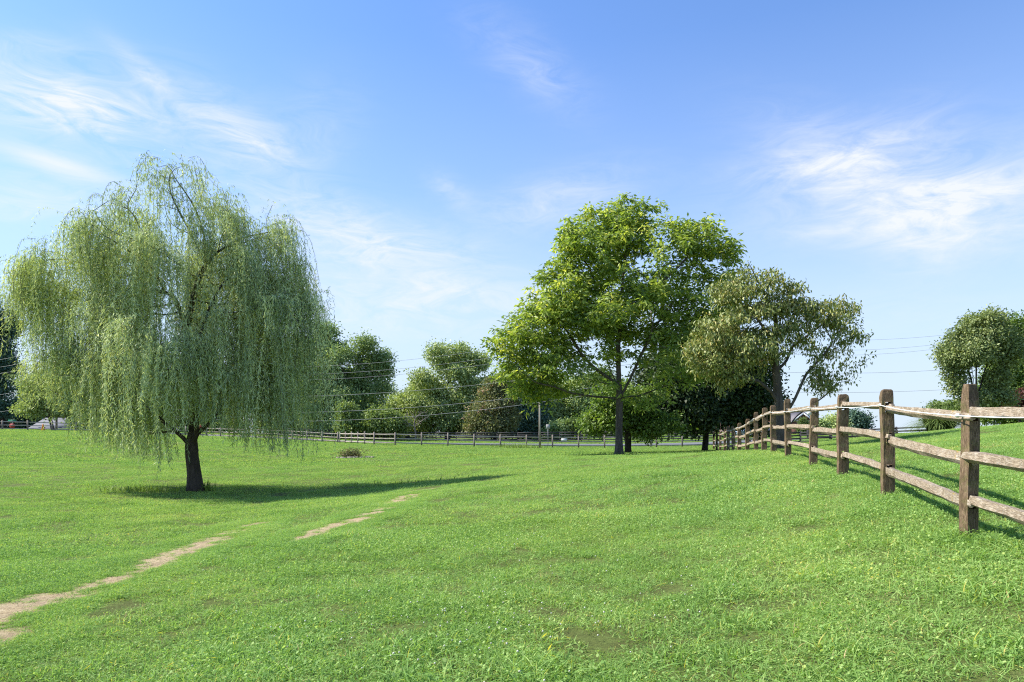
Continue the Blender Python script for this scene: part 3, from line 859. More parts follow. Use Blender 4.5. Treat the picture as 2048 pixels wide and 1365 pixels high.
# ------------------------------------------------------------------ trees
def ell_points(r, ells, n, Y, depth=.8, shell=0.0):
    """random points inside a union of ellipsoids; each given as photo px centre and radii at distance Y (+ optional own depth offset)"""
    vol = np.array([e[2] * e[3] * e[2] for e in ells], float) ** .8; vol /= vol.sum()
    k = r.choice(len(ells), n, p=vol)
    E = np.array([(*e[:4], e[4] if len(e) > 4 else 0.0, e[5] if len(e) > 5 else 0.0) for e in ells], float)[k]
    u = r.normal(size=(n, 3)); u /= np.linalg.norm(u, axis=1)[:, None]
    q = r.uniform(shell, 1, n) ** (1 / 3 if shell == 0 else .6)
    u *= q[:, None]
    s = Y / F
    X = (E[:, 0] - CX) * s + u[:, 0] * E[:, 2] * s
    Yy = Y + E[:, 4] + (u[:, 1] * E[:, 2] + E[:, 5]) * s * depth
    Z = CAMZ + (HY - E[:, 1]) * s + u[:, 2] * E[:, 3] * s
    return np.stack([X, Yy, Z], 1)


def lobes(r, ells, n, size, flat=.72, shell=.35):
    """break a union of ellipsoids into many small boughs with gaps between them (same px units)"""
    E = np.array([(*e[:4], e[4] if len(e) > 4 else 0.0) for e in ells], float)
    a = E[:, 2] * E[:, 3]; k = r.choice(len(E), n, p=a / a.sum()); out = []
    for j in k:
        u = r.normal(size=3); u /= np.linalg.norm(u); u *= r.uniform(shell, 1) ** .5
        rx = min(size * r.uniform(.32, 1.35), E[j, 2] * .8); rz = min(rx * flat * r.uniform(.8, 1.2), E[j, 3] * .8)
        out.append((E[j, 0] + u[0] * (E[j, 2] - rx * .4), E[j, 1] + u[2] * (E[j, 3] - rz * .4), rx, rz, E[j, 4], u[1] * (E[j, 2] - rx * .55)))
    return out


def pl(Y, *pts):
    """polyline from (px, py[, depth offset]) points at distance Y"""
    return [P(q[0], q[1], Y) + np.array([0, (q[2] if len(q) > 2 else 0), 0]) for q in pts]


def colonize(att, stems, step, kill, infl, iters=90, grav=0.0, r=None):
    """grow limbs from the given stems towards the points att; returns nodes and parents"""
    nodes, par = [], []
    for st in stems:
        st = [np.asarray(p, float) for p in st]
        if nodes:
            d = [np.linalg.norm(n - st[0]) for n in nodes]; last = int(np.argmin(d))
        else:
            nodes.append(st[0]); par.append(-1); last = 0
        for a, b in zip(st[:-1], st[1:]):
            m = max(1, int(np.linalg.norm(b - a) / step))
            for t in range(1, m + 1):
                nodes.append(a + (b - a) * t / m); par.append(last); last = len(nodes) - 1
    N = np.array(nodes); par = list(par)
    A = att.copy()
    def nearest(A, N):
        best = np.full(len(A), 1e18); bi = np.zeros(len(A), int)
        for k in range(0, len(N), 256):
            d2 = ((A[:, None] - N[None, k:k + 256]) ** 2).sum(-1); j = d2.argmin(1); dm = d2[np.arange(len(A)), j]
            u = dm < best; best[u] = dm[u]; bi[u] = j[u] + k
        return best, bi
    best, bi = nearest(A, N)
    for it in range(iters):
        if not len(A): break
        act = best < infl ** 2
        if not act.any():
            act = best < best.min() * 1.3
        dirs = {}
        dv = A[act] - N[bi[act]]; dv /= np.linalg.norm(dv, axis=1)[:, None] + 1e-9
        uniq, inv = np.unique(bi[act], return_inverse=True)
        S = np.zeros((len(uniq), 3)); np.add.at(S, inv, dv)
        S += rng.normal(0, .12, S.shape); S[:, 2] -= grav
        S /= np.linalg.norm(S, axis=1)[:, None] + 1e-9
        new = N[uniq] + S * step
        n0 = len(N); N = np.concatenate([N, new]); par += list(uniq)
        b2, j2 = nearest(A, new)
        u = b2 < best; best[u] = b2[u]; bi[u] = j2[u] + n0
        keep = best > kill ** 2
        A, best, bi = A[keep], best[keep], bi[keep]
        if len(N) > 9000: break
    return N, np.array(par)


def limb_mesh(N, par, r_base, r_tip, min_r=0.0, flare=1.25):
    """tubes along every limb; radius by the number of tips carried"""
    n = len(N); kids = [[] for _ in range(n)]
    for i, p in enumerate(par):
        if p >= 0: kids[p].append(i)
    tips = np.zeros(n)
    order = list(range(n - 1, -1, -1))
    for i in order:
        if not kids[i]: tips[i] = 1
        if par[i] >= 0: tips[par[i]] += tips[i]
    ex = math.log(max(2.0, tips[0])) / math.log(r_base / r_tip)
    rad = r_tip * tips ** (1 / ex)
    mb = MB()
    def chain(start, prev):
        stack = [(start, prev)]
        while stack:
            s0, pv = stack.pop()
            ids = ([pv] if pv >= 0 else []) + [s0]
            c = s0
            while kids[c]:
                ks = sorted(kids[c], key=lambda q: -tips[q])
                for q in ks[1:]: stack.append((q, c))
                c = ks[0]; ids.append(c)
            rr = rad[ids].copy()
            if pv >= 0: rr[0] = min(rr[0], rr[1] * 1.15)
            if rr.max() < min_r or len(ids) < 2: continue
            pts = N[ids].copy()
            if len(pts) > 3:
                pts[1:-1] = pts[1:-1] * .6 + (pts[:-2] + pts[2:]) * .2
            if pv < 0:
                h = pts[:, 2] - pts[0, 2]; rr = rr * (1 + (flare - 1) * np.exp(-h / (r_base * 1.9)))
            sides = 10 if rr[0] > .1 else (6 if rr[0] > .03 else 4)
            mb.tube(pts, rr, sides, caps=rr[0] > .03)
    chain(0, -1)
    return mb, rad, kids, tips


def leaf_quads(base, d, L, W, r, fold=.25, face=None, wild=.75):
    """rhombic leaves: base points, directions, lengths, widths"""
    n = len(base)
    d = d / (np.linalg.norm(d, axis=1)[:, None] + 1e-9)
    a = r.normal(size=(n, 3))
    if face is not None:
        a = a * wild + face / (np.linalg.norm(face, axis=1)[:, None] + 1e-9)
    sd = np.cross(d, a); sd /= np.linalg.norm(sd, axis=1)[:, None] + 1e-9
    nn = np.cross(sd, d)
    L = L[:, None]; W = W[:, None]
    mid = base + d * L * .45
    V = np.stack([base, mid + sd * W * .5 + nn * W * fold * .5, base + d * L - np.array([0, 0, 1]) * L * .08, mid - sd * W * .5 + nn * W * fold * .5], 1)
    return V.reshape(-1, 3)


def crown_obj(V, tint, mat, parent, name='crown'):
    n = len(V) // 4
    return np_mesh(name, V, [np.arange(4 * n).reshape(-1, 4)], mat, parent, tint=np.repeat(tint, 4))


def clumpy(r, C, per, spread, L, W, droop=.25, cen=None, size=1.0, out_from=None, tint_c=None, up=.0, jit=.35):
    """leaves gathered round the points C"""
    n = len(C); k = np.repeat(np.arange(n), per)
    off = r.normal(size=(n * per, 3)) * np.array([1, 1, .75]) * spread
    B = C[k] + off
    d = off / (np.linalg.norm(off, axis=1)[:, None] + 1e-9) + r.normal(0, .6, (n * per, 3))
    d[:, 2] += up - droop
    if tint_c is None: tint_c = r.uniform(.15, .75, n)
    t = np.clip(tint_c[k] + r.normal(0, jit * .5, n * per), 0, 1)
    fc = None if cen is None else (B - cen) / size + off / spread * .45 + (-.2, -.05, .5)
    return leaf_quads(B, d, L * r.uniform(.65, 1.3, n * per), W * r.uniform(.7, 1.25, n * per), r, face=fc), t


G1 = (.040, .085, .014)
M['lf_willow'] = leaf_mat('willow_leaf', [(0, (.095, .125, .055)), (.5, (.190, .225, .108)), (.85, (.31, .34, .175)), (1, (.40, .38, .14))], .25, 1.15, .05, gain=2.45)
M['lf_walnut'] = leaf_mat('walnut_leaf', [(0, (.055, .088, .018)), (.45, (.124, .170, .030)), (.8, (.215, .25, .050)), (1, (.34, .33, .06))], .46, 1.25, .05, gain=2.05)
M['lf_dog'] = leaf_mat('dogwood_leaf', [(0, (.070, .098, .024)), (.5, (.122, .148, .036)), (.8, (.20, .20, .058)), (1, (.25, .20, .06))], .22, 1.1, .07, gain=1.85)
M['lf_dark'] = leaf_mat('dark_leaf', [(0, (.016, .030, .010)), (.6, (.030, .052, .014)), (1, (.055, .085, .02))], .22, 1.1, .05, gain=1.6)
M['lf_low'] = leaf_mat('yellow_green_leaf', [(0, (.06, .105, .02)), (.5, (.115, .175, .03)), (1, (.19, .24, .045))], .38, 1.25, .05, gain=1.6)
M['lf_far'] = leaf_mat('far_leaf', [(0, (.036, .056, .020)), (.5, (.070, .096, .034)), (1, (.130, .155, .06))], .26, 1.2, .05, gain=3.6)
M['lf_far2'] = leaf_mat('far_olive_leaf', [(0, (.060, .082, .030)), (.5, (.105, .132, .046)), (1, (.18, .195, .08))], .30, 1.2, .06, gain=3.2)
M['lf_fargreen'] = leaf_mat('far_bright_leaf', [(0, (.065, .10, .028)), (.5, (.115, .165, .045)), (1, (.18, .23, .07))], .33, 1.15, .05, gain=1.6)
M['lf_blue'] = leaf_mat('blue_green_needle', [(0, (.016, .034, .026)), (.6, (.032, .058, .040)), (1, (.06, .095, .055))], .15, 1.0, .04, gain=2.7)
M['lf_red'] = leaf_mat('red_leaf', [(0, (.06, .028, .025)), (.6, (.14, .055, .045)), (1, (.22, .11, .08))], .3, 1.1, .04)
M['lf_rust'] = leaf_mat('rusty_leaf', [(0, (.07, .085, .034)), (.6, (.12, .128, .05)), (.88, (.17, .14, .075)), (1, (.25, .15, .10))], .28, 1.1, .04, gain=1.9)
M['lf_zel'] = leaf_mat('vase_tree_leaf', [(0, (.042, .060, .022)), (.5, (.082, .104, .036)), (1, (.145, .160, .06))], .26, 1.1, .05, gain=2.8)


# ---- the weeping willow
def willow():
    r = np.random.default_rng(21); Y = 23.0
    t = empty('weeping_willow', on_ground(390, Y), 'big weeping willow with a dark leaning trunk and long hanging strands', 'tree')
    ells = [(345, 510, 180, 150), (205, 555, 125, 120), (490, 540, 115, 150), (95, 585, 75, 55), (585, 615, 60, 70), (330, 690, 240, 120), (230, 760, 160, 80), (520, 740, 110, 80), (365, 390, 110, 72), (505, 430, 70, 70), (372, 345, 45, 38), (230, 420, 60, 45)]
    lb = lobes(r, ells, 95, 52, .75)
    att = np.concatenate([ell_points(r, lb, 2100, Y, .85), ell_points(r, ells, 300, Y, .85)])
    b = on_ground(391, Y); b[2] -= .15
    stems = [[b] + pl(Y, (389, 950), (384, 915), (382, 893)),
             pl(Y, (382, 893), (366, 872, -.1), (345, 850, -.4), (318, 815, -.8), (290, 770, -1.3)),
             pl(Y, (383, 890), (395, 868), (413, 848, .2), (432, 815, .4), (452, 770, .5), (480, 720, .6)),
             pl(Y, (382, 893), (378, 850, .3), (374, 790, .5), (372, 700, .3), (368, 640, 0), (352, 590, -.2)),
             pl(Y, (372, 655), (392, 600, -.2), (405, 560, -.3)),
             pl(Y, (395, 868), (408, 800, -.5), (412, 720, -.8), (432, 660, -1), (452, 620, -1.1)),
             pl(Y, (360, 866), (330, 862, .5), (270, 868, 1.2), (215, 872, 1.6)),
             pl(Y, (413, 848), (460, 800, 1.2), (520, 770, 2.0))]
    N, par = colonize(att, stems, .28, .42, 1.6, 70, .05)
    mb, rad, kids, tips = limb_mesh(N, par, .205, .008, .009, 1.75)
    mb.build('trunk', M['bark_w'], t, smooth=True)
    # strands: leave the twigs, arch over, hang
    cand = np.where(rad < .028)[0]; cand = cand[N[cand, 2] > 2.6]
    w = np.ones(len(cand)); cxy = N[cand, :2] - np.array([(350 - CX) / F * Y, Y])
    w *= .25 + np.hypot(cxy[:, 0], cxy[:, 1]) / 5.0
    ns = 7600
    ncl = 360; cs = r.choice(cand, ncl, p=w / w.sum()); ci = r.integers(0, ncl, ns)
    S = cs[ci]; S0 = N[S] + r.normal(0, .21, (ns, 3))
    out = S0[:, :2] - np.array([(355 - CX) / F * Y, Y]); out /= np.linalg.norm(out, axis=1)[:, None] + 1e-6
    az = np.arctan2(out[:, 1], out[:, 0]) + r.normal(0, .6, ncl)[ci] + r.normal(0, .35, ns)
    reach = np.abs(r.normal(.36, .20, ns)); 
    length = (r.gamma(2.2, .38, ncl) + .32)[ci] * r.uniform(.6, 1.2, ns)
    hz = (S0[:, 2] - CAMZ)
    pxs = S0[:, 0] / S0[:, 1] * F + CX
    longp = (r.uniform(0, 1, ncl)[ci] < .36) & (r.uniform(0, 1, ns) < .5)
    # the skirt: how low strands may hang, by where they are round the tree
    low = np.interp(pxs, [0, 50, 110, 160, 340, 365, 440, 470, 600, 640, 690], [5.6, 4.9, 3.2, .9, .25, 1.5, 1.4, .5, .25, 1.8, 3.6])
    low = low + np.abs(r.normal(0, .6, ncl))[ci] + np.abs(r.normal(0, .3, ns))
    bot = np.where(longp, low, np.maximum(low, S0[:, 2] - length))
    bot = np.maximum(bot, S0[:, 2] - 4.6)
    length = np.clip(S0[:, 2] - bot, .25, 5.0)
    sway = r.normal(0, .07, (ncl, 2))[ci] + r.normal(0, .05, (ns, 2)) + (.03, 0)
    bend = r.uniform(0, .10, ns)
    B, D, TT = [], [], []
    step = .042
    stc = np.clip(r.normal(.45, .22, ncl)[ci] + r.normal(0, .08, ns), 0, 1)
    tw = MB()
    for i in range(ns):
        m = int((length[i] + reach[i]) / step)
        s = (np.arange(m) + r.uniform(0, 1)) * step
        rc = reach[i]; tt = np.clip(s / (rc * 1.7), 0, 1)
        ho = rc * np.sin(tt * np.pi / 2) ; up = .12 * np.sin(np.clip(tt * 1.2, 0, 1) * np.pi) * rc
        dn = np.maximum(0, s - rc * .55) * np.clip(tt, 0, 1)
        px_ = S0[i, 0] + np.cos(az[i]) * ho + sway[i, 0] * dn + .02 * np.sin(s * 3 + i)
        py_ = S0[i, 1] + np.sin(az[i]) * ho + sway[i, 1] * dn + .02 * np.cos(s * 2.6 + i)
        pz_ = S0[i, 2] + up - dn
        p = np.stack([px_, py_, pz_], 1)
        B.append(p)
        d = r.normal(0, .45, (m, 3)); d[:, 2] -= .8; d[:, 0] += np.cos(az[i]) * .3 * (1 - tt); d[:, 1] += np.sin(az[i]) * .3 * (1 - tt)
        D.append(d); TT.append(np.clip(stc[i] + r.normal(0, .22, m), 0, 1))
        if i % 4 == 0 and m > 6:
            tw.tube(p[::max(1, m // 7)], .0045, 3, caps=False)
    B = np.concatenate(B); D = np.concatenate(D); TT = np.concatenate(TT); n = len(B)
    # short leafy tufts along the fine twigs fill the dome
    c2 = np.where((rad < .020))[0]; k = np.repeat(c2, 20)
    B2 = N[k] + r.normal(0, .17, (len(k), 3)); D2 = r.normal(0, .7, (len(k), 3)); D2[:, 2] -= .6
    B = np.concatenate([B, B2]); D = np.concatenate([D, D2]); TT = np.concatenate([TT, np.clip(r.normal(.4, .25, len(k)), 0, 1)]); n = len(B)
    V = leaf_quads(B, D, r.uniform(.09, .175, n), r.uniform(.015, .028, n), r, face=(B - P(350, 640, Y)) / 4 + (-.3, -.1, .3), wild=.6)
    crown_obj(V, TT, M['lf_willow'], t)
    tw.build('hanging_twigs', M['bark_w'], t)


willow()


# ---- the tall field tree with a forked trunk
def walnut():
    r = np.random.default_rng(5); Y = 37.0
    t = empty('shade_tree', on_ground(1238, Y), 'tall bright green shade tree with a straight dark trunk and one long horizontal limb', 'tree')
    ells = [(1250, 560, 170, 150), (1200, 480, 105, 72), (1300, 460, 85, 55), (1110, 670, 115, 85), (1090, 740, 95, 60), (1400, 500, 70, 75), (1420, 560, 70, 110), (1340, 700, 110, 100),
            (1180, 640, 120, 110), (1070, 800, 35, 40), (1250, 430, 60, 33), (1405, 445, 28, 26), (1470, 500, 18, 22), (1100, 560, 40, 30), (1290, 790, 90, 30), (1020, 720, 35, 45), (1380, 690, 70, 80), (1045, 745, 55, 55), (1010, 695, 26, 36), (1075, 620, 45, 30), (1130, 520, 40, 40), (1295, 525, 60, 55), (1290, 600, 60, 40)]
    lb = lobes(r, ells, 150, 42, .62)
    att = np.concatenate([ell_points(r, lb, 3000, Y, .85), ell_points(r, ells, 1000, Y, .85)])
    apx = att[:, 0] / att[:, 1] * F + CX; apy = HY - (att[:, 2] - CAMZ) / att[:, 1] * F
    inner = ((apx - 1215) / 105) ** 2 + ((apy - 740) / 72) ** 2 < 1
    inner |= (np.abs(apx - 1238) < 34) & (apy > 690)
    inner |= ((apx - 1250) / 120) ** 2 + ((apy - 800) / 40) ** 2 < 1
    att = att[~(inner & (r.uniform(0, 1, len(att)) < .9))]
    b = on_ground(1238, Y); b[2] -= .2
    stems = [[b] + pl(Y, (1238, 860), (1239, 800), (1237, 740), (1236, 690), (1242, 600), (1250, 520), (1252, 470)),
             pl(Y, (1238, 796), (1190, 794), (1140, 788, -.4), (1108, 776, -.8), (1070, 770, -1.2)),
             pl(Y, (1234, 766), (1195, 742), (1165, 715, -.3), (1148, 690, -.5), (1120, 650, -1)),
             pl(Y, (1241, 795), (1258, 760, -.3), (1272, 728, -.5), (1292, 680, -.6), (1318, 640, -.6), (1345, 600, -.6)),
             pl(Y, (1272, 728), (1290, 690, -1.2), (1300, 620, -1.6), (1310, 560, -1.8)),
             pl(Y, (1236, 670), (1205, 600, .3), (1180, 530, .4)),
             pl(Y, (1241, 795), (1285, 790, .8), (1340, 770, 1.4)),
             pl(Y, (1240, 780), (1230, 740, 1.5), (1225, 700, 2.6), (1200, 640, 3.2)),
             pl(Y, (1240, 640), (1275, 610, -.6), (1330, 560, -1.0), (1390, 500, -.8)),
             pl(Y, (1238, 770), (1200, 770, -1.2), (1130, 755, -2.2))]
    N, par = colonize(att, stems, .34, .52, 2.0, 70, .0)
    mb, rad, kids, tips = limb_mesh(N, par, .190, .009, .009, 2.0)
    mb.build('trunk', M['bark'], t, smooth=True)
    tip = np.where(rad < .021)[0]
    C = N[tip] + r.normal(0, .12, (len(tip), 3))
    C = np.concatenate([C, C + r.normal(0, .2, C.shape), att + r.normal(0, .08, att.shape)])
    # a whorl of drooping leaflets at each twig end
    n = len(C); m = 9; k = np.repeat(np.arange(n), m)
    a = r.uniform(0, 6.283, n)[k] + np.tile(np.arange(m) / m * 6.283, n) + r.normal(0, .3, n * m)
    el = r.normal(-.30, .38, n * m)
    d = np.stack([np.cos(a) * np.cos(el), np.sin(a) * np.cos(el), np.sin(el)], 1)
    B = C[k] + d * r.uniform(.03, .20, n * m)[:, None] + r.normal(0, .06, (n * m, 3))
    tc = np.clip(r.normal(.45, .27, n), 0, 1)[k] + r.normal(0, .10, n * m)
    V = leaf_quads(B, d, r.uniform(.20, .37, n * m), r.uniform(.075, .13, n * m), r, face=(B - P(1245, 640, Y)) / 4.5 + (-.25, -.1, .55))
    crown_obj(V, np.clip(tc, 0, 1), M['lf_walnut'], t)


walnut()


def dogwood():
    r = np.random.default_rng(9); Y = 25.5
    t = empty('dogwood_tree', on_ground(1560, Y), 'small spreading tree with olive leaves and crooked bare limbs behind the split rail fence', 'tree')
    ells = [(1500, 570, 70, 36), (1450, 640, 66, 34), (1460, 700, 90, 34), (1430, 725, 60, 25), (1540, 640, 70, 50), (1600, 620, 50, 40), (1672, 612, 36, 24), (1665, 640, 60, 26), (1650, 680, 70, 26), (1690, 715, 50, 16),
            (1640, 765, 45, 24), (1450, 770, 36, 20), (1520, 700, 60, 40), (1485, 545, 22, 14), (1590, 575, 30, 14), (1410, 690, 40, 20), (1440, 660, 60, 40), (1480, 740, 60, 34), (1495, 605, 60, 40), (1415, 720, 40, 24), (1610, 640, 60, 40), (1640, 690, 60, 30), (1560, 600, 40, 26), (1560, 690, 70, 25), (1600, 740, 40, 20), (1700, 655, 22, 12)]
    lb = lobes(r, ells, 130, 30, .36)
    att = np.concatenate([ell_points(r, lb, 1400, Y, 1.0), ell_points(r, ells, 350, Y, 1.0)])
    apx = att[:, 0] / att[:, 1] * F + CX; apy = HY - (att[:, 2] - CAMZ) / att[:, 1] * F
    hole = (((apx - 1590) / 40) ** 2 + ((apy - 760) / 55) ** 2 < 1) | (((apx - 1628) / 16) ** 2 + ((apy - 575) / 22) ** 2 < 1) | ((np.abs(apx - 1560) < 32) & (apy > 720))
    att = att[~hole]
    b = on_ground(1562, Y); b[2] -= .1
    stems = [[b] + pl(Y, (1560, 850), (1557, 800), (1552, 740), (1550, 690), (1552, 640)),
             pl(Y, (1560, 850), (1585, 800, -.2), (1605, 750, -.3), (1640, 710, -.4), (1660, 680, -.5)),
             pl(Y, (1563, 870), (1600, 830, .2), (1635, 808, .3), (1665, 785, .3), (1680, 764, .3), (1714, 762, .3)),
             pl(Y, (1556, 810), (1540, 785, -.2), (1510, 765, -.4), (1470, 755, -.6)),
             pl(Y, (1552, 745), (1580, 720, .3), (1595, 690, .5), (1625, 670, .6), (1665, 640, .6), (1700, 590, .4)),
             pl(Y, (1550, 690), (1530, 670, -.3), (1500, 640, -.6)),
             pl(Y, (1552, 640), (1530, 590), (1512, 555), (1495, 522))]
    N, par = colonize(att, stems, .17, .28, 1.2, 60, .0)
    mb, rad, kids, tips = limb_mesh(N, par, .20, .006, .0062, 1.3)
    mb.build('trunk', M['bark'], t, smooth=True)
    tip = np.where(rad < .0125)[0]
    C = np.concatenate([N[tip], att]); n = len(C); m = 9; k = np.repeat(np.arange(n), m)
    d = r.normal(0, .55, (n * m, 3)); d[:, 2] -= .85
    B = C[k] + r.normal(0, .13, (n * m, 3)) * np.array([1, 1, .7])
    tc = np.clip(r.normal(.5, .2, n)[k] + r.normal(0, .16, n * m), 0, 1)
    V = leaf_quads(B, d, r.uniform(.11, .18, n * m), r.uniform(.045, .075, n * m), r, .45, face=(B - P(1555, 720, Y)) / 3 + (-.25, -.1, .5))
    crown_obj(V, tc, M['lf_dog'], t)


dogwood()


def simple_tree(name, label, base, Y, ells, n_att, r_base, mat, bark, seed, per=12, leaf=(.3, .2), spread=.35, step=.6, kill=.9, stems=None,
                depth=.8, droop=.25, group=None, cat='tree', min_r=.012, r_tip=.012, shell=.0, tint=.5, extra=1, sink=.2, lobe=0, lsize=0):
    r = np.random.default_rng(seed)
    g = on_ground(base, Y); t = empty(name, g, label, cat, group)
    if lobe:
        lo = lobes(r, ells, lobe, lsize or 1700 / Y + 4)
        core = [(e[0], e[1], e[2] * .72, e[3] * .72) for e in ells]
        att = np.concatenate([ell_points(r, lo, int(n_att * .8), Y, depth), ell_points(r, core, int(n_att * .4), Y, depth)])
    else:
        lo = ells; att = ell_points(r, ells, n_att, Y, depth, shell)
    b = g.copy(); b[2] -= sink
    c = np.array(ells, float); top = P(c[:, 0].mean(), c[:, 1].mean(), Y)
    st = stems(Y, b) if stems else [[b, b + (top - b) * .45 + r.normal(0, .1, 3) * [1, 1, 0], top]]
    N, par = colonize(att, st, step, kill, step * 6, 60)
    mb, rad, kids, tips = limb_mesh(N, par, r_base, r_tip, min_r, 1.3)
    mb.build('trunk', bark, t, smooth=True)
    tip = np.where(rad < r_tip * 2.2)[0]
    C = N[tip]
    if extra > 1: C = np.concatenate([C] + [C + r.normal(0, step * .7, C.shape) for _ in range(extra - 1)])
    C = np.concatenate([C, att + r.normal(0, .1, att.shape), ell_points(r, lo, n_att, Y, depth)])
    V, tt = clumpy(r, C, per, spread, leaf[0], leaf[1], droop, tint_c=np.clip(r.normal(tint, .22, len(C)), 0, 1), cen=top, size=c[:, 2].max() * Y / F)
    crown_obj(V, tt, mat, t)
    return t


BGRP = 'trees beyond the road'
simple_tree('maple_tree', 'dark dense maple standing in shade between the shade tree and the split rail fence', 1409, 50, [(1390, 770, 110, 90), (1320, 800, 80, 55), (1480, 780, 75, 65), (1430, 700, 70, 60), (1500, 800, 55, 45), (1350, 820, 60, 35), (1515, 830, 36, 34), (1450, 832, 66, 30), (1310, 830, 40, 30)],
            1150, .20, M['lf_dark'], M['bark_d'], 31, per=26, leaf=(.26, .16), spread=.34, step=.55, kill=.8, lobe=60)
simple_tree('mulberry_tree', 'low yellow green tree with drooping boughs just behind the shade tree trunk', 1256, 45, [(1225, 840, 55, 34), (1300, 845, 52, 30), (1265, 800, 80, 36), (1195, 845, 28, 25), (1340, 850, 30, 20)],
            420, .20, M['lf_low'], M['bark_d'], 32, per=18, leaf=(.20, .13), spread=.26, step=.4, kill=.6, lobe=30, lsize=26,
            tint=.32, stems=lambda Y, b: [[b] + pl(Y, (1256, 880), (1258, 860), (1262, 820), (1266, 790)), pl(Y, (1258, 860), (1235, 840), (1215, 825)), pl(Y, (1258, 860), (1285, 838), (1305, 830))])

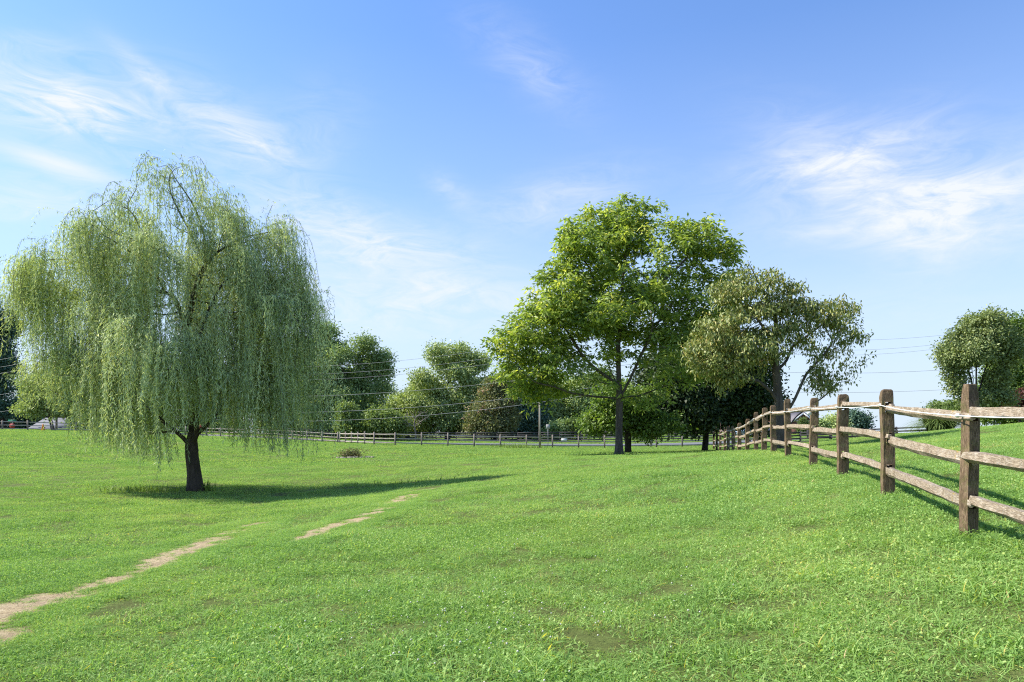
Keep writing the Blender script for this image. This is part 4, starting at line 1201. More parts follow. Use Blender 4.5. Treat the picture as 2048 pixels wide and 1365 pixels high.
far = [
    ('broadleaf_tree', 'tall dark green tree whose crown shows right of the weeping willow', 690, 105, [(700, 730, 70, 75), (745, 770, 42, 75), (660, 690, 50, 50), (610, 740, 70, 95), (725, 690, 40, 32), (765, 720, 22, 30), (690, 810, 80, 45), (690, 850, 90, 20), (640, 840, 60, 28)], 620, .42, 'lf_far', 41, .42),
    ('broadleaf_tree', 'broad domed green tree behind the power lines in the middle distance', 895, 112, [(905, 770, 90, 65), (850, 790, 50, 60), (960, 775, 45, 65), (890, 725, 60, 35), (870, 712, 20, 18), (940, 715, 42, 26), (900, 825, 95, 38), (900, 850, 105, 18), (820, 845, 40, 22)], 640, .42, 'lf_far2', 42, .5),
    ('broadleaf_tree', 'lower green tree filling the gap between the two big trees beyond the fence', 815, 118, [(815, 825, 46, 34), (845, 805, 34, 40), (790, 840, 30, 24), (815, 853, 60, 14)], 360, .28, 'lf_far2', 401, .35),
    ('broadleaf_tree', 'green tree rising behind the reddish topped tree', 985, 120, [(985, 800, 56, 50), (1020, 780, 34, 50), (950, 830, 40, 34), (1000, 850, 60, 16)], 420, .3, 'lf_far', 402, .5),
    ('broadleaf_tree', 'shaded green tree filling in behind the young trees right of the willow', 745, 126, [(745, 815, 60, 50), (700, 800, 50, 60), (780, 835, 40, 32), (740, 850, 80, 18)], 460, .3, 'lf_far', 403, .5),
    ('broadleaf_tree', 'green tree close behind the right edge of the willow', 640, 124, [(640, 790, 50, 62), (670, 820, 50, 46), (610, 740, 40, 60), (650, 850, 60, 18)], 460, .3, 'lf_far2', 404, .3),
    ('reddish_tree', 'bushy olive tree with a reddish top beside the shade tree', 990, 99, [(988, 830, 44, 38), (1000, 790, 32, 34), (985, 850, 52, 20), (1008, 770, 18, 14)], 420, .2, 'lf_rust', 43, .42),
    ('young_tree', 'slim pale sapling against the dark trees near the willow', 692, 97, [(692, 830, 11, 24), (694, 852, 13, 14), (690, 815, 6, 9)], 90, .06, 'lf_fargreen', 44, .7),
    ('young_tree', 'short wide bright green tree behind the road fence', 768, 97, [(768, 838, 36, 20), (745, 850, 24, 13), (790, 846, 20, 16), (752, 822, 12, 8)], 220, .12, 'lf_fargreen', 45, .55),
    ('evergreen_tree', 'dark green evergreen behind the pale leaning pole', 1060, 112, [(1060, 840, 42, 32), (1040, 800, 36, 50), (1070, 800, 30, 40), (1055, 855, 50, 14)], 340, .25, 'lf_blue', 46, .4),
    ('broadleaf_tree', 'mid green tree glimpsed below the long limb of the shade tree', 1120, 115, [(1120, 825, 50, 45), (1150, 790, 45, 40), (1095, 800, 36, 36), (1120, 855, 60, 14), (1080, 790, 40, 30)], 420, .3, 'lf_far2', 47, .4),
    ('broadleaf_tree', 'sunny green tree behind the lower left boughs of the shade tree', 1190, 118, [(1190, 810, 50, 60), (1165, 840, 30, 26), (1215, 780, 45, 40), (1240, 830, 60, 34), (1200, 855, 60, 13), (1290, 820, 50, 40)], 460, .3, 'lf_fargreen', 48, .3),
    ('evergreen_shrub', 'low spreading evergreen shrub at the road left of the shade tree trunk', 1125, 99, [(1122, 862, 22, 10), (1135, 852, 13, 8)], 110, .08, 'lf_far', 49, .4),
    ('evergreen_shrub', 'low layered green shrub at the road nearest the shade tree trunk', 1160, 99, [(1160, 860, 20, 11), (1150, 850, 11, 8)], 110, .08, 'lf_fargreen', 50, .2),
    ('conifer_tree', 'very tall dark bluish tree at the far left edge', 8, 100, [(5, 690, 26, 85), (-30, 720, 45, 110), (18, 790, 30, 70), (30, 650, 16, 35), (-60, 640, 50, 60)], 520, .4, 'lf_blue', 51, .45),
    ('conifer_tree', 'dark bank of conifer behind the grey roofed house at the far left', 120, 142, [(110, 800, 80, 55), (60, 840, 60, 26), (165, 840, 60, 26), (130, 770, 50, 50), (40, 845, 50, 20)], 480, .35, 'lf_blue', 405, .5),
    ('broadleaf_tree', 'pale leaved tree over the grey roofed house left of the willow', 107, 88, [(85, 780, 40, 26), (62, 818, 30, 20), (125, 760, 36, 34), (38, 822, 12, 12), (140, 800, 36, 32)], 300, .2, 'lf_far2', 52, .5),
    ('broadleaf_tree', 'green tree hidden behind the left skirts of the willow', 230, 108, [(230, 780, 80, 70), (190, 810, 60, 45), (280, 800, 70, 55), (230, 850, 110, 18)], 480, .35, 'lf_far', 53, .5),
    ('broadleaf_tree', 'dark green tree standing behind the willow trunk', 430, 112, [(430, 800, 80, 60), (370, 820, 60, 45), (480, 780, 60, 60), (420, 850, 120, 18)], 500, .38, 'lf_far', 54, .4),
    ('broadleaf_tree', 'green tree behind the right hand strands of the willow', 550, 110, [(550, 800, 70, 60), (590, 820, 55, 45), (520, 770, 50, 45), (570, 850, 80, 18)], 480, .35, 'lf_far2', 55, .35),
    ('broadleaf_tree', 'pale leafy tree at the right edge behind the vase shaped tree', 2025, 50, [(2010, 715, 44, 62), (2040, 680, 40, 46), (2035, 770, 50, 40), (1990, 775, 40, 42), (2080, 700, 46, 80), (2110, 760, 50, 60), (2000, 810, 50, 30), (2050, 650, 26, 22), (2020, 838, 60, 16), (1985, 832, 34, 18), (2060, 830, 50, 20)], 820, .2, 'lf_low', 56, .35),
    ('red_maple', 'small red leaved maple at the right edge above the fence rail', 2040, 42, [(2042, 804, 18, 10), (2062, 800, 20, 14), (2032, 797, 10, 6)], 160, .08, 'lf_red', 57, .5),
    ('garden_shrub', 'yellow green shrub behind the tall ornamental grass', 1900, 43, [(1895, 822, 28, 13), (1925, 818, 24, 15), (1880, 832, 20, 12)], 160, .06, 'lf_fargreen', 58, .5),
    ('round_tree', 'round dark tree in the distance seen between two fence posts', 1705, 150, [(1705, 842, 28, 18), (1718, 852, 20, 14), (1692, 850, 22, 16)], 220, .3, 'lf_blue', 59, .6),
    ('round_shrub', 'pale green shrub left of the round distant tree', 1664, 140, [(1664, 852, 18, 13), (1674, 840, 9, 9), (1655, 858, 12, 9)], 140, .12, 'lf_far2', 60, .7),
    ('round_shrub', 'dark shrub at the right end of the brick house', 1636, 135, [(1636, 852, 9, 8), (1642, 858, 8, 7)], 70, .1, 'lf_far', 61, .5),
    ('flowering_shrub', 'reddish shrub on the lawn beyond the road fence', 1392, 112, [(1392, 860, 16, 7), (1410, 858, 14, 8)], 90, .05, 'lf_rust', 62, .95),
    ('flowering_shrub', 'yellow green shrub beside the reddish one beyond the road', 1358, 112, [(1356, 861, 14, 6), (1366, 858, 8, 7)], 70, .05, 'lf_fargreen', 63, .5),
]
for (nm, lab, bx, Y, ells, n, rb, mt, sd, tint) in far:
    s = Y / 105
    simple_tree(nm, lab, bx, Y, ells, n, rb, M[mt], M['bark_d'] if nm != 'broadleaf_tree' else M['bark'], sd, per=42 if n > 200 else 28, leaf=(.31 * s + .02, .20 * s + .02), spread=.50 * s, step=.85 * s + .05, kill=1.15 * s,
                tint=tint, cat='shrub' if 'shrub' in nm else 'tree', min_r=.03 * s, r_tip=.016 * s, lobe=(60 if n > 300 else 28 if n > 150 else 10), group=BGRP if (nm in ('broadleaf_tree', 'young_tree') and Y > 80) else None)


# ---- the vase shaped tree on the right hill
def vase_tree():
    Y = 36
    def st(Y, b):
        out = [[b] + pl(Y, (1952, 830), (1952, 806))]
        for (x, y, dz) in ((1905, 700, -.6), (1925, 680, .5), (1945, 660, -.3), (1965, 660, .4), (1985, 680, -.5), (2000, 710, .3), (1890, 740, .2), (1960, 690, .9), (1930, 700, -.9)):
            out.append(pl(Y, (1952, 806), (1952 + (x - 1952) * .35, 806 + (y - 806) * .5, dz * .4), (x, y, dz)))
        return out
    simple_tree('vase_tree', 'dense vase shaped tree with many upright stems behind the nearest fence post', 1952, Y, [(1957, 695, 66, 42), (1967, 655, 43, 30), (1912, 710, 28, 30), (2007, 705, 32, 36), (1907, 745, 19, 22), (1927, 780, 17, 16), (2002, 755, 24, 24), (1980, 636, 21, 14), (1927, 665, 24, 18), (2017, 668, 23, 20), (1897, 700, 19, 14), (1987, 785, 21, 18), (1912, 772, 21, 20), (1947, 800, 21, 12), (2007, 795, 24, 18)],
                1000, .14, M['lf_zel'], M['bark_d'], 71, per=24, leaf=(.145, .075), spread=.16, step=.26, kill=.36, stems=st, r_tip=.006, min_r=.008, depth=.9, tint=.5, lobe=75, lsize=20)


vase_tree()


# ---- bare twiggy tree by the road
def bare_tree():
    r = np.random.default_rng(77); Y = 96
    g = on_ground(831, Y); t = empty('bare_tree', g, 'small leafless tree with fanned grey twigs beyond the fence', 'tree')
    att = ell_points(r, [(830, 838, 26, 20), (850, 830, 14, 14), (812, 845, 14, 12)], 170, Y, .8)
    N, par = colonize(att, [[g, g + (0, 0, .7), g + (0, 0, 1.3)]], .22, .3, 2.0, 40)
    mb, rad, k, tp = limb_mesh(N, par, .10, .018, 0)
    mb.build('trunk', M['bark_p'], t)


bare_tree()


# ---- tall ornamental grass clump on the crest
def reed_clump():
    r = np.random.default_rng(81); Y = 37.0
    g = on_ground(1880, Y); t = empty('ornamental_grass', g, 'fountain of tall arching ornamental grass on the crest of the lawn', 'grass clump')
    n = 1500; a = r.uniform(0, 6.283, n); q = .55 * np.sqrt(r.uniform(0, 1, n))
    B = g + np.stack([q * np.cos(a) * 1.2, q * np.sin(a) * .8, np.zeros(n)], 1)
    az = a + r.normal(0, .5, n); h = r.uniform(1.2, 2.1, n); ln = np.abs(r.normal(.58, .22, n)); seg = 6
    V = np.zeros((n, 2 * (seg + 1), 3)); w = r.uniform(.012, .022, n)
    for k in range(seg + 1):
        s = k / seg; o = h * ln * s ** 1.7; u = h * (s - 1.05 * ln * s ** 2.2)
        for sg, j in ((-1, 0), (1, 1)):
            ww = w * (1 - s ** 3) + .001
            V[:, 2 * k + j] = B + np.stack([np.cos(az) * o - np.sin(az) * ww * sg, np.sin(az) * o + np.cos(az) * ww * sg, u - .05], 1)
    base = (np.arange(n) * 2 * (seg + 1))[:, None]
    Q = np.concatenate([base + np.array([2 * k, 2 * k + 1, 2 * k + 3, 2 * k + 2]) for k in range(seg)])
    np_mesh('blades', V.reshape(-1, 3), [Q], M['lf_fargreen'], t, tint=np.repeat(np.clip(r.normal(.35, .25, n), 0, 1), 2 * (seg + 1)))


reed_clump()


# ---- weedy mound with stones in the field, weeds round the willow
def weed_mound():
    r = np.random.default_rng(85); Y = 44
    g = on_ground(703, Y); t = empty('brush_pile', g, 'low brown brush pile with flat stones in the middle of the field', 'brush pile')
    n = 420; mb = MB()
    for i in range(150):
        a = r.uniform(0, 6.283); q = .55 * math.sqrt(r.uniform())
        p = g + (q * math.cos(a), q * math.sin(a) * .6, -.02); d = np.array([r.normal(0, .45), r.normal(0, .3), 1.0]); L = r.uniform(.25, .75) * (1 - .5 * q)
        mb.tube(np.array([p, p + d * L * .5, p + d * L + (r.normal(0, .08), 0, -.03)]), [.009, .007, .003], 4)
    mb.build('twigs', solid('brown_twig', (.12, .085, .05), .95, .3, 5), t)
    C = g + np.stack([r.normal(0, .42, 90), r.normal(0, .25, 90), r.uniform(.05, .5, 90)], 1)
    V, tt = clumpy(r, C, 12, .10, .13, .05, 0, up=.4)
    crown_obj(V, tt, M['lf_rust'], t, 'leaves')
    for i, (dx, sz) in enumerate(((-.75, .22), (-.4, .28), (0, .3), (.35, .26), (.75, .2), (1.15, .24), (1.45, .16))):
        x, y = g[0] + dx, g[1] - .35 + r.uniform(-.06, .06)
        me = MB(); a = np.arange(9) / 9 * 6.283; k = r.uniform(.75, 1.15, 9)
        lo = np.stack([x + np.cos(a) * sz * k, y + np.sin(a) * sz * .6 * k, np.full(9, z1(x, y) - .03)], 1); hi_ = lo * 1; hi_[:, :2] = (lo[:, :2] - (x, y)) * .78 + (x, y); hi_[:, 2] = z1(x, y) + r.uniform(.06, .11) + r.normal(0, .01, 9)
        me.add(np.concatenate([lo, hi_, [[x, y, z1(x, y) + .10]]]), [[q, (q + 1) % 9, 9 + (q + 1) % 9, 9 + q] for q in range(9)], [[9 + q, 9 + (q + 1) % 9, 18] for q in range(9)])
        me.build('stone', solid('field_stone', (.24, .21, .17), .9, .3, 8, .5) if i == 0 else bpy.data.materials['field_stone'], t)


weed_mound()


def weeds(name, label, px, Y, n, wid, h, mat, seed):
    r = np.random.default_rng(seed); g = on_ground(px, Y)
    t = empty(name, g, label, 'weeds')
    x = g[0] + r.normal(0, wid, n); y = g[1] + r.normal(0, wid * .45, n); z = zt(x, y) - .01
    az = r.uniform(0, 6.283, n); hh = h * r.uniform(.4, 1.1, n); ln = np.abs(r.normal(.6, .3, n)); seg = 3; w = r.uniform(.008, .018, n)
    V = np.zeros((n, 8, 3))
    for k in range(4):
        s = k / 3; o = hh * ln * s ** 1.6; u = hh * (s - .35 * np.minimum(ln, 1.3) * s * s); ww = w * (1 - s ** 2) + .0006
        for sg, j in ((-1, 0), (1, 1)):
            V[:, 2 * k + j] = np.stack([x + np.cos(az) * o - np.sin(az) * ww * sg, y + np.sin(az) * o + np.cos(az) * ww * sg, z + u], 1)
    base = (np.arange(n) * 8)[:, None]
    Q = np.concatenate([base + np.array([2 * k, 2 * k + 1, 2 * k + 3, 2 * k + 2]) for k in range(3)])
    np_mesh('blades', V.reshape(-1, 3), [Q], mat, t, tint=np.repeat(np.clip(r.normal(.4, .25, n), 0, .9), 8))


weeds('tall_weeds', 'clump of taller weeds in the shade left of the willow trunk', 285, 22.8, 300, .75, .28, M['lf_low'], 91)
weeds('tall_weeds', 'small weeds growing against the right foot of the willow trunk', 412, 23.1, 80, .16, .45, M['lf_low'], 92)
weeds('tall_weeds', 'loose line of taller weeds where the shadow of the willow ends', 800, 24.5, 220, 1.7, .22, M['lf_low'], 93)
weeds('tall_weeds', 'green weeds at the foot of the field fence left of the pale pole', 1030, 63.5, 420, 1.3, .65, M['lf_low'], 94)
weeds('tall_weeds', 'leafy weeds round the foot of the shade tree trunk', 1225, 36.4, 260, 1.1, .3, M['lf_low'], 95)


# ------------------------------------------------------------------ brick house on the right
def brick_mat():
    m, g, out = new_mat('red_brick')
    b = g.new('ShaderNodeBsdfPrincipled'); g.l.new(b.outputs[0], out.inputs[0])
    t = g.new('ShaderNodeTexBrick'); co = g.new('ShaderNodeTexCoord').outputs['Object']
    g.l.new(g.mapping(co, rot=(R(90), 0, 0)), t.inputs['Vector'])
    t.inputs['Color1'].default_value = (.20, .075, .055, 1); t.inputs['Color2'].default_value = (.27, .11, .08, 1); t.inputs['Mortar'].default_value = (.35, .31, .28, 1)
    t.inputs['Scale'].default_value = 4; t.inputs['Mortar Size'].default_value = .012
    g.l.new(t.outputs[0], b.inputs['Base Color']); b.inputs['Roughness'].default_value = .9
    return m


M['brick'] = brick_mat()
M['roof'] = solid('grey_shingle', (.20, .18, .18), .9, .25, 5, .3, stretch=(1, 1, 5))
M['white'] = solid('white_paint', (.72, .72, .70), .6, .05, 4)
M['glass'] = solid('dark_glass', (.03, .035, .045), .08, .2, 2, spec=.6)
M['conc'] = solid('concrete', (.42, .40, .37), .9, .15, 5)


def gable(mb_roof, x0, x1, y0, y1, ze, zr, over=.4, th=.18):
    """roof with its ridge along x"""
    ym = (y0 + y1) / 2
    for s, ya in ((-1, y0 - over), (1, y1 + over)):
        sl = (zr - ze) / (ym - y0); za = ze - over * sl
        V = [(x, ya, za) for x in (x0 - over, x1 + over)] + [(x, ym, zr) for x in (x0 - over, x1 + over)]
        V += [(x, y, z + th) for x, y, z in V]
        mb_roof.add(V, [[0, 1, 3, 2], [4, 6, 7, 5], [0, 4, 5, 1], [2, 3, 7, 6], [0, 2, 6, 4], [1, 5, 7, 3]])


def gable_y(mb_roof, x0, x1, y0, y1, ze, zr, over=.35, th=.16):
    xm = (x0 + x1) / 2; sl = (zr - ze) / (xm - x0); za = ze - over * sl
    for xa in (x0 - over, x1 + over):
        V = [(xa, y, za) for y in (y0 - over, y1)] + [(xm, y, zr) for y in (y0 - over, y1)]
        V += [(x, y, z + th) for x, y, z in V]
        mb_roof.add(V, [[0, 1, 3, 2], [4, 6, 7, 5], [0, 4, 5, 1], [2, 3, 7, 6], [0, 2, 6, 4], [1, 5, 7, 3]])


def wall_poly(mb, pts, th, axis='y'):
    """extruded outline (x, z) at y, thickness th"""
    n = len(pts); V = [(x, y, z) for (x, y, z) in pts] + [(x, y + th, z) for (x, y, z) in pts]
    mb.V.append(np.array(V)); base = mb.n; mb.n += 2 * n
    for k in range(n): mb.Q.append(np.array([[base + k, base + (k + 1) % n, base + n + (k + 1) % n, base + n + k]]))
    for k in range(1, n - 1):
        mb.T.append(np.array([[base, base + k + 1, base + k]])); mb.T.append(np.array([[base + n, base + n + k, base + n + k + 1]]))


def house():
    Y = 116.0; x0, x1 = 38.0, 51.0; y0, y1 = Y, Y + 8.5; zb = 1.05
    t = empty('brick_house', ((x0 + x1) / 2, Y, zb), 'low red brick house with grey roof and white gable trim seen through the fence', 'house')
    ze, zr = zb + 2.75, zb + 4.15
    mb = MB(); mb.box(((x0 + x1) / 2, (y0 + y1) / 2, (zb + ze) / 2 - .2), (x1 - x0, y1 - y0, ze - zb + .4))
    ym = (y0 + y1) / 2
    for xa in (x0, x1 - .25):
        V = [(xa, y0, ze), (xa, y1, ze), (xa, ym, zr - .05), (xa + .25, y0, ze), (xa + .25, y1, ze), (xa + .25, ym, zr - .05)]
        mb.add(V, [[0, 1, 4, 3], [1, 2, 5, 4], [2, 0, 3, 5]], [[0, 2, 1], [3, 4, 5]])
    mb.build('wall', M['brick'], t)
    rf = MB(); gable(rf, x0, x1, y0, y1, ze, zr); rf.build('roof', M['roof'], t)
    # front gable bay
    gx0, gx1, gy = 47.2, 50.4, y0 - 1.8
    mb = MB(); wall_poly(mb, [(gx0, gy, zb - .3), (gx1, gy, zb - .3), (gx1, gy, ze - .3), ((gx0 + gx1) / 2, gy, zr - .55), (gx0, gy, ze - .3)], 1.78)
    mb.build('gable_bay', M['brick'], t)
    rf = MB(); gable_y(rf, gx0, gx1, gy, y0 + 3.0, ze - .3, zr - .5); rf.build('gable_roof', M['roof'], t)
    mb = MB(); xm = (gx0 + gx1) / 2
    for xa in (gx0 - .4, gx1 + .4): mb.beam((xa, gy - .42, ze - .58), (xm, gy - .42, zr - .48), .08, .22)
    mb.beam((gx0 - .1, gy - .05, ze - .35), (gx1 + .1, gy - .05, ze - .35), .06, .16)
    mb.build('trim', M['white'], t)
    for cx, w in ((48.8, 1.3), (40.5, 1.6), (44.2, 1.2)):
        yy = gy if cx > 47 else y0
        mb = MB(); mb.box((cx, yy - .03, zb + 1.5), (w, .1, 1.4)); f = mb.build('window', M['white'], t)
        mb = MB()
        for s in (-1, 1): mb.box((cx + s * w * .235, yy - .085, zb + 1.5), (w * .41, .03, 1.2))
        p = mb.build('pane', M['glass'], f)
        p.location = tuple(-np.array(t.location) * 0)
    mb = MB(); mb.box((45.6, y0 - .03, zb + 1.05), (1.0, .1, 2.1)); mb.build('door', M['white'], t)
    mb = MB()
    for cx in (46.0, 42.5, 39.0): mb.box((cx, y0 - 1.2, zb + 1.2), (.16, .16, 2.8))
    mb.build('porch_post', M['white'], t)
    mb = MB(); mb.box((40.2, y1 - 3, zr + .15), (.9, .7, 1.4)); c = mb.build('chimney', M['brick'], t)


house()
simple_tree('arborvitae', 'small conical evergreen in front of the brick house', 1607, 111, [(1607, 860, 9, 9), (1607, 850, 6.5, 9), (1607, 842, 3.5, 6)], 160, .08, M['lf_fargreen'], M['bark_d'], 66, per=16, leaf=(.24, .12), spread=.22, step=.4, kill=.4, cat='tree', tint=.15)


def grey_house():
    Y = 124.0; x0, x1 = (62 - CX) / F * Y, (150 - CX) / F * Y; zb = z1((x0 + x1) / 2, Y)
    t = empty('grey_house', ((x0 + x1) / 2, Y, zb), 'low house with a plain grey roof at the far left beyond the fence', 'house')
    y1 = Y + 9; ze = CAMZ + (HY - 858) / F * Y; zr = CAMZ + (HY - 838) / F * (Y + 4.5)
    mb = MB(); mb.box(((x0 + x1) / 2, (Y + y1) / 2, (zb + ze) / 2 - .4), (x1 - x0, y1 - Y, ze - zb + .8)); mb.build('wall', solid('taupe_siding', (.20, .18, .16), .85, .1, 4), t)
    rf = MB(); gable(rf, x0, x1, Y, y1, ze, zr, .5); rf.build('roof', solid('pale_grey_shingle', (.15, .15, .16), .9, .12, 5, .2), t)
    for cx in (x0 + 2, x0 + 5):
        mb = MB(); mb.box((cx, Y - .03, (zb + ze) / 2), (1.2, .1, 1.1)); mb.build('window', M['glass'], t)


grey_house()


# ------------------------------------------------------------------ parked cars
def car(name, label, px, Y, body_col, rz, kind, L=4.7, W=1.85, H=1.68):
    g = on_ground(px, Y)
    t = empty(name, g, label, 'car', 'cars parked by the brick house', rz)
    paint = solid(name + '_paint_' + kind, body_col, .25, .04, 2, spec=.6)
    prof = [(-.50, .30), (-.50, .62), (-.485, .95), (-.47, 1.02), (-.43, 1.50), (-.38, 1.63), (-.1, 1.68), (.08, 1.62), (.24, 1.06), (.42, .98), (.485, .82), (.50, .55), (.49, .30)]
    if kind == 'sedan': prof = [(-.50, .32), (-.50, .60), (-.49, .90), (-.36, .96), (-.24, 1.34), (-.12, 1.43), (.06, 1.41), (.20, .98), (.42, .88), (.49, .72), (.50, .5), (.49, .32)]
    V = []; n = len(prof)
    for s, k in ((-1, 0), (1, 1)):
        for (x, z) in prof:
            inset = 1.0 if z < 1.0 else 1.0 - .16 * (z - 1.0) / .65
            V.append((x * L, s * W / 2 * inset, z))
    V = np.array(V); co, si = math.cos(rz), math.sin(rz)
    def tw(V):
        V = np.asarray(V, float); return np.stack([V[:, 0] * co - V[:, 1] * si + g[0], V[:, 0] * si + V[:, 1] * co + g[1], V[:, 2] + g[2]], 1)
    mb = MB(); Q = [[k, (k + 1) % n, n + (k + 1) % n, n + k] for k in range(n)]
    mb.add(tw(V), Q, [[0, k, k + 1] for k in range(1, n - 1)] + [[n, n + k + 1, n + k] for k in range(1, n - 1)])
    mb.build('body', paint, t)
    # glazing: side windows and screens set just proud of the body
    def quad(pts, nm):
        m_ = MB(); m_.add(tw(pts), [[0, 1, 2, 3]]); return m_.build(nm, M['glass'], t)
    zt_, zl = (1.55, 1.08) if kind != 'sedan' else (1.36, .98)
    for s in (-1, 1):
        for a, b in ((-.40, -.2), (-.18, .0), (.02, .15)):
            a2, b2 = a + .02, b - (.05 if b > .1 else 0)
            yl = s * (W / 2 * (1 - .16 * max(0, zl - 1) / .65) + .006); yt = s * (W / 2 * (1 - .16 * (zt_ - 1) / .65) + .006)
            if kind == 'sedan' and a < -.3: continue
            quad([(a * L, yl, zl), (b * L, yl, zl), (b2 * L, yt, zt_), (a2 * L, yt, zt_)], 'window')
    w2 = W * .40
    i0, i1 = (7, 8) if kind != 'sedan' else (6, 7)
    (xa, za), (xb, zb_) = prof[i0], prof[i1]
    quad([((xb) * L - .02, -w2, zb_ + .06), ((xb) * L - .02, w2, zb_ + .06), (xa * L + .06, w2 * .92, za - .03), (xa * L + .06, -w2 * .92, za - .03)], 'windscreen')
    (xa, za), (xb, zb_) = (prof[3], prof[4])
    quad([(xa * L - .012, w2, za + .05), (xa * L - .012, -w2, za + .05), (xb * L - .03, -w2 * .92, zb_ - .04), (xb * L - .03, w2 * .92, zb_ - .04)], 'rear_window')
    rub = bpy.data.materials.get('black_rubber') or solid('black_rubber', (.02, .02, .02), .9, .2, 8)
    rimm = bpy.data.materials.get('alloy_rim') or solid('alloy_rim', (.5, .5, .52), .35, .1, 8, metal=.8)
    for sx in (-.31, .31):
        for s in (-1, 1):
            c = np.array([[sx * L, s * (W / 2 - .20), .33], [sx * L, s * (W / 2 - .17), .33], [sx * L, s * (W / 2 + .01), .33], [sx * L, s * (W / 2 + .03), .33]])
            mb = MB(); mb.tube(tw(c), [.30, .335, .335, .30], 18); w_ = mb.build('wheel', rub, t)
            c = np.array([[sx * L, s * (W / 2 + .02), .33], [sx * L, s * (W / 2 + .042), .33]])
            mb = MB(); mb.tube(tw(c), [.20, .18], 14); rm = mb.build('rim', rimm, t)
            m4 = rm.matrix_world.copy(); rm.parent = w_
    for s in (-1, 1):
        mb = MB(); mb.add(tw([(L * .492 + .012, s * W * .30, .66), (L * .492 + .012, s * W * .46, .66), (L * .478 + .02, s * W * .46, .80), (L * .478 + .02, s * W * .30, .80)]), [[0, 1, 2, 3]])
        mb.build('headlight', M['rope2'], t)


car('parked_car', 'dark suv parked in front of the brick house', 1546, 100, (.04, .045, .055), R(205), 'suv')
car('parked_car', 'pale blue car parked left of the dark suv', 1500, 101, (.36, .47, .60), R(188), 'sedan', H=1.45)


# ------------------------------------------------------------------ poles, wires, signs
def utility_pole(px, Y, top, label, r0=.14):
    g = on_ground(px, Y)
    t = empty('utility_pole', g, label, 'utility pole', 'utility poles along the road')
    zt_ = CAMZ + (HY - top) / F * Y
    mb = MB(); mb.tube(np.array([g - (0, 0, .3), g + (0, 0, 1), [g[0], g[1], zt_]]), [r0, r0 * .95, r0 * .65], 10); mb.build('pole', M['pole'], t, smooth=True)
    mb = MB(); mb.beam((g[0] - .3, g[1] - 1.0, zt_ - .5), (g[0] + .3, g[1] + 1.0, zt_ - .5), .10, .12); mb.build('crossarm', M['pole'], t)
    for s in (-.9, 0, .9):
        mb = MB(); b = np.array([g[0] + .3 * s, g[1] + s, zt_ - .44]); mb.tube(np.array([b, b + (0, 0, .05), b + (0, 0, .06), b + (0, 0, .16), b + (0, 0, .2)]), [.02, .02, .05, .05, .02], 8)
        mb.build('insulator', M['rope2'], t)
    return g, zt_


pa, za = utility_pole(113, 90, 700, 'wooden utility pole left of the willow in front of the grey roofed house')
pb, zb_ = utility_pole(1302, 69, 620, 'wooden utility pole hidden behind the crown of the shade tree')
pc, zc = utility_pole(2010, 62, 636, 'wooden utility pole behind the vase shaped tree at the right')


def wire(label, a, b, sag, rad=.018):
    n = 40; s = np.linspace(0, 1, n)[:, None]
    p = np.array(a) * (1 - s) + np.array(b) * s; p[:, 2] -= sag * 4 * (s * (1 - s))[:, 0]
    mb = MB(); mb.tube(p, rad, 5); mb.V = [v - np.array(a) for v in mb.V]
    o = mb.build('power_line', M['wire'], None, smooth=True); o.location = tuple(a)
    tag(o, label, 'power line', 'power lines along the road')


# heights measured at both ends of each span
hA = [700, 712, 722, 768, 795, 803]; hB = [640, 655, 664, 722, 757, 768]; hC = [656, 668, 675, 730, 758, 772]
offs = [-.9, 0, .9, 0, 0, 0]
nm = ['topmost', 'second from the top', 'third from the top', 'fourth from the top', 'fifth from the top', 'lowest']
def pt(p, py, off): return (p[0] + .3 * off, p[1] + off, CAMZ + (HY - py) / F * p[1])
for k in range(6):
    wire('%s power line between the left pole and the shade tree' % nm[k], pt(pa, hA[k], offs[k]), pt(pb, hB[k], offs[k]), [3.6, 3.6, 3.6, 2.6, 2.7, 3.2][k], .015 if k < 3 else .018)
    if k != 4:
        wire('%s power line between the shade tree and the right pole' % nm[k], pt(pb, hB[k], offs[k]), pt(pc, hC[k], offs[k]), [1.7, 1.9, 1.9, 1.0, 1, .75][k], .011 if k < 3 else .015)
    if k in (0, 1, 2, 3, 5):
        q = np.array(pa) + (-45, 8, 0)
        wire('%s power line running off past the left edge from the left pole' % nm[k], pt(pa, hA[k], offs[k]), (q[0], q[1], CAMZ + (HY - hA[k] - 10) / F * pa[1]), 2.0, .02)


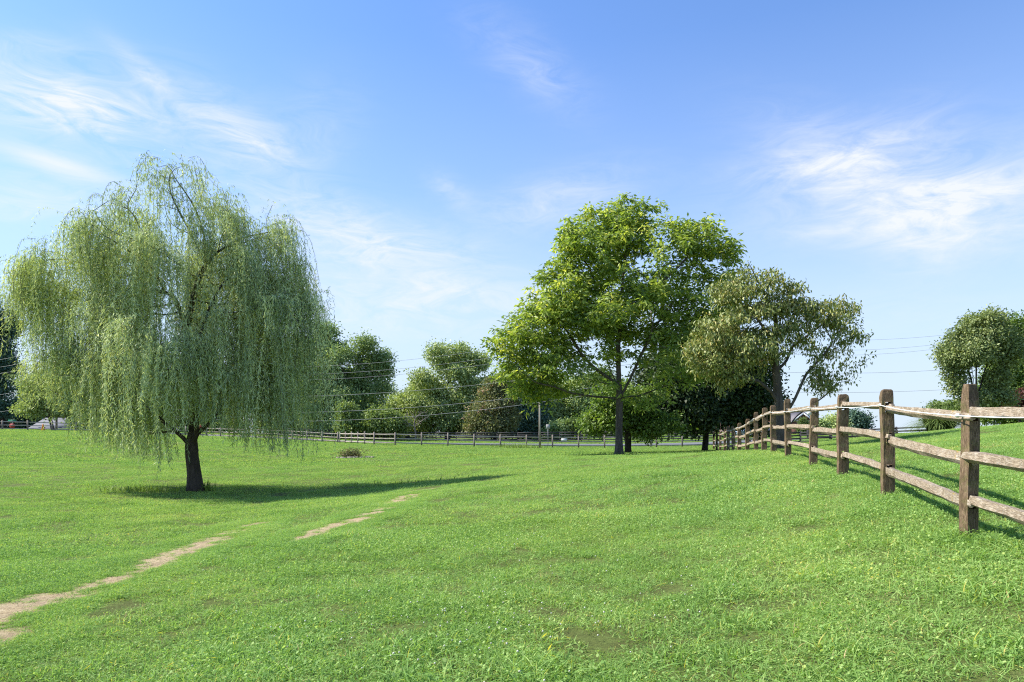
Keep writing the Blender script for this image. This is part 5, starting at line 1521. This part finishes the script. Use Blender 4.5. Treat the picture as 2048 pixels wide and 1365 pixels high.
def lean_pole():
    Y = 65.0; g = on_ground(1080, Y - 1.0)
    t = empty('wooden_pole', g, 'pale bare wooden pole standing at the field fence', 'pole')
    zt_ = CAMZ + (HY - 800) / F * g[1]
    mb = MB(); mb.tube(np.array([g - (0, 0, .2), [g[0] - .03, g[1], zt_]]), [.11, .085], 9); mb.build('pole', M['pole_p'], t, smooth=True)
    mb = MB(); mb.tube(np.array([[g[0] - .03, g[1], zt_], [g[0] - .03, g[1], zt_ + .05]]), [.088, .05], 9); mb.build('cap', M['pole_p'], t)
    g = on_ground(1096, 74.0)
    t = empty('sign_post', g, 'thin grey sign post with a small sign beside the pale pole', 'sign')
    mb = MB(); mb.tube(np.array([g - (0, 0, .2), g + (0, 0, 2.3)]), .035, 7); mb.build('post', M['wire'], t)
    mb = MB(); mb.box(tuple(g + (0, -.05, 2.05)), (.42, .03, .5)); mb.build('sign_board', M['conc'], t)
    # small white notice on the fence
    g = on_ground(1128, 93.2)
    o = MB(); o.box((0, 0, 0), (.75, .03, .34)); o = o.build('notice_board', M['white']); o.location = (g[0], g[1] - .16, CAMZ + (HY - 880) / F * 93.2)
    tag(o, 'small white notice fixed to the road fence near the pale pole', 'sign')
    o = MB(); o.box((0, 0, 0), (.085, .015, .06)); o = o.build('notice_board', M['white'])
    q = fence_points()[5]; o.location = (q[0] - .15, q[1] - .16, z1(*q) + 1.04); tag(o, 'tiny white notice under the top rail of the split rail fence', 'sign')


lean_pole()


def left_signs():
    red = solid('red_paint', (.42, .06, .045), .6, .15, 4); green = solid('green_sign', (.02, .22, .12), .5, .1, 4); org = solid('orange_plastic', (.85, .27, .03), .6, .1, 4)
    Y = 86.0; g = on_ground(25, Y)
    t = empty('street_sign', g, 'street sign post with green name blade and red board at the far left', 'sign')
    za = CAMZ + (HY - 841) / F * Y
    mb = MB(); mb.tube(np.array([g - (0, 0, .2), [g[0], g[1], za]]), .04, 8); mb.build('post', M['wire'], t)
    mb = MB(); mb.box((g[0], g[1] - .06, za - .05), (1.0, .03, .2)); mb.build('name_blade', green, t)
    mb = MB(); a = np.arange(8) / 8 * 6.283 + .3927
    c = np.array([g[0], g[1] - .07, CAMZ + (HY - 852) / F * Y]); ring = np.stack([np.cos(a) * .38, np.zeros(8), np.sin(a) * .38], 1)
    mb.add(np.concatenate([c + ring, c + ring + (0, .03, 0)]), [[k, (k + 1) % 8, 8 + (k + 1) % 8, 8 + k] for k in range(8)], [[0, k + 1, k] for k in range(1, 7)] + [[8, 8 + k, 9 + k] for k in range(1, 7)])
    mb.build('sign_board', red, t)
    Y = 82.0; g = on_ground(86, Y)
    t = empty('traffic_cone', g, 'small orange cone by the fence in front of the grey roofed house', 'cone')
    z0 = CAMZ + (HY - 860) / F * Y
    mb = MB(); zc_ = g[2]; mb.box((g[0], g[1], zc_ + .02), (.5, .5, .04)); mb.build('base', org, t)
    mb = MB(); mb.tube(np.array([(g[0], g[1], zc_ + .04), (g[0], g[1], zc_ + .8), (g[0], g[1], zc_ + .82)]), [.2, .05, .03], 12); mb.build('cone', org, t)
    # little red house-shaped box seen between the willow limbs
    Y = 88.0; g = on_ground(401, Y)
    t = empty('mailbox', g, 'small red mailbox on a post seen in the fork of the willow', 'mailbox')
    zc_ = CAMZ + (HY - 857) / F * Y
    mb = MB(); mb.box((g[0], g[1], (g[2] + zc_) / 2 - .2), (.12, .12, zc_ - g[2])); mb.build('post', M['pole'], t)
    mb = MB(); mb.box((g[0], g[1], zc_), (.52, .5, .4)); mb.tube(np.array([(g[0], g[1] - .25, zc_ + .2), (g[0], g[1] + .25, zc_ + .2)]), .255, 12); mb.build('box', red, t)
    mb = MB(); mb.box((g[0] + .3, g[1] - .1, zc_ + .25), (.03, .22, .16)); mb.build('flag', M['white'], t)
    # pale hydrant-like garden post on the lawn beyond the road
    Y = 110.0; g = on_ground(1374, Y)
    t = empty('garden_post', g, 'short white garden post on the lawn among reddish shrubs', 'post')
    h = CAMZ + (HY - 854) / F * Y - g[2]
    mb = MB(); mb.tube(g + np.array([(0, 0, -.1), (0, 0, h * .62), (0, 0, h * .64), (0, 0, h * .7), (0, 0, h * .82), (0, 0, h)]), [.17, .15, .2, .2, .16, .05], 12); mb.build('shaft', solid('pinkish_white', (.68, .52, .48), .7, .08, 4), t)


left_signs()
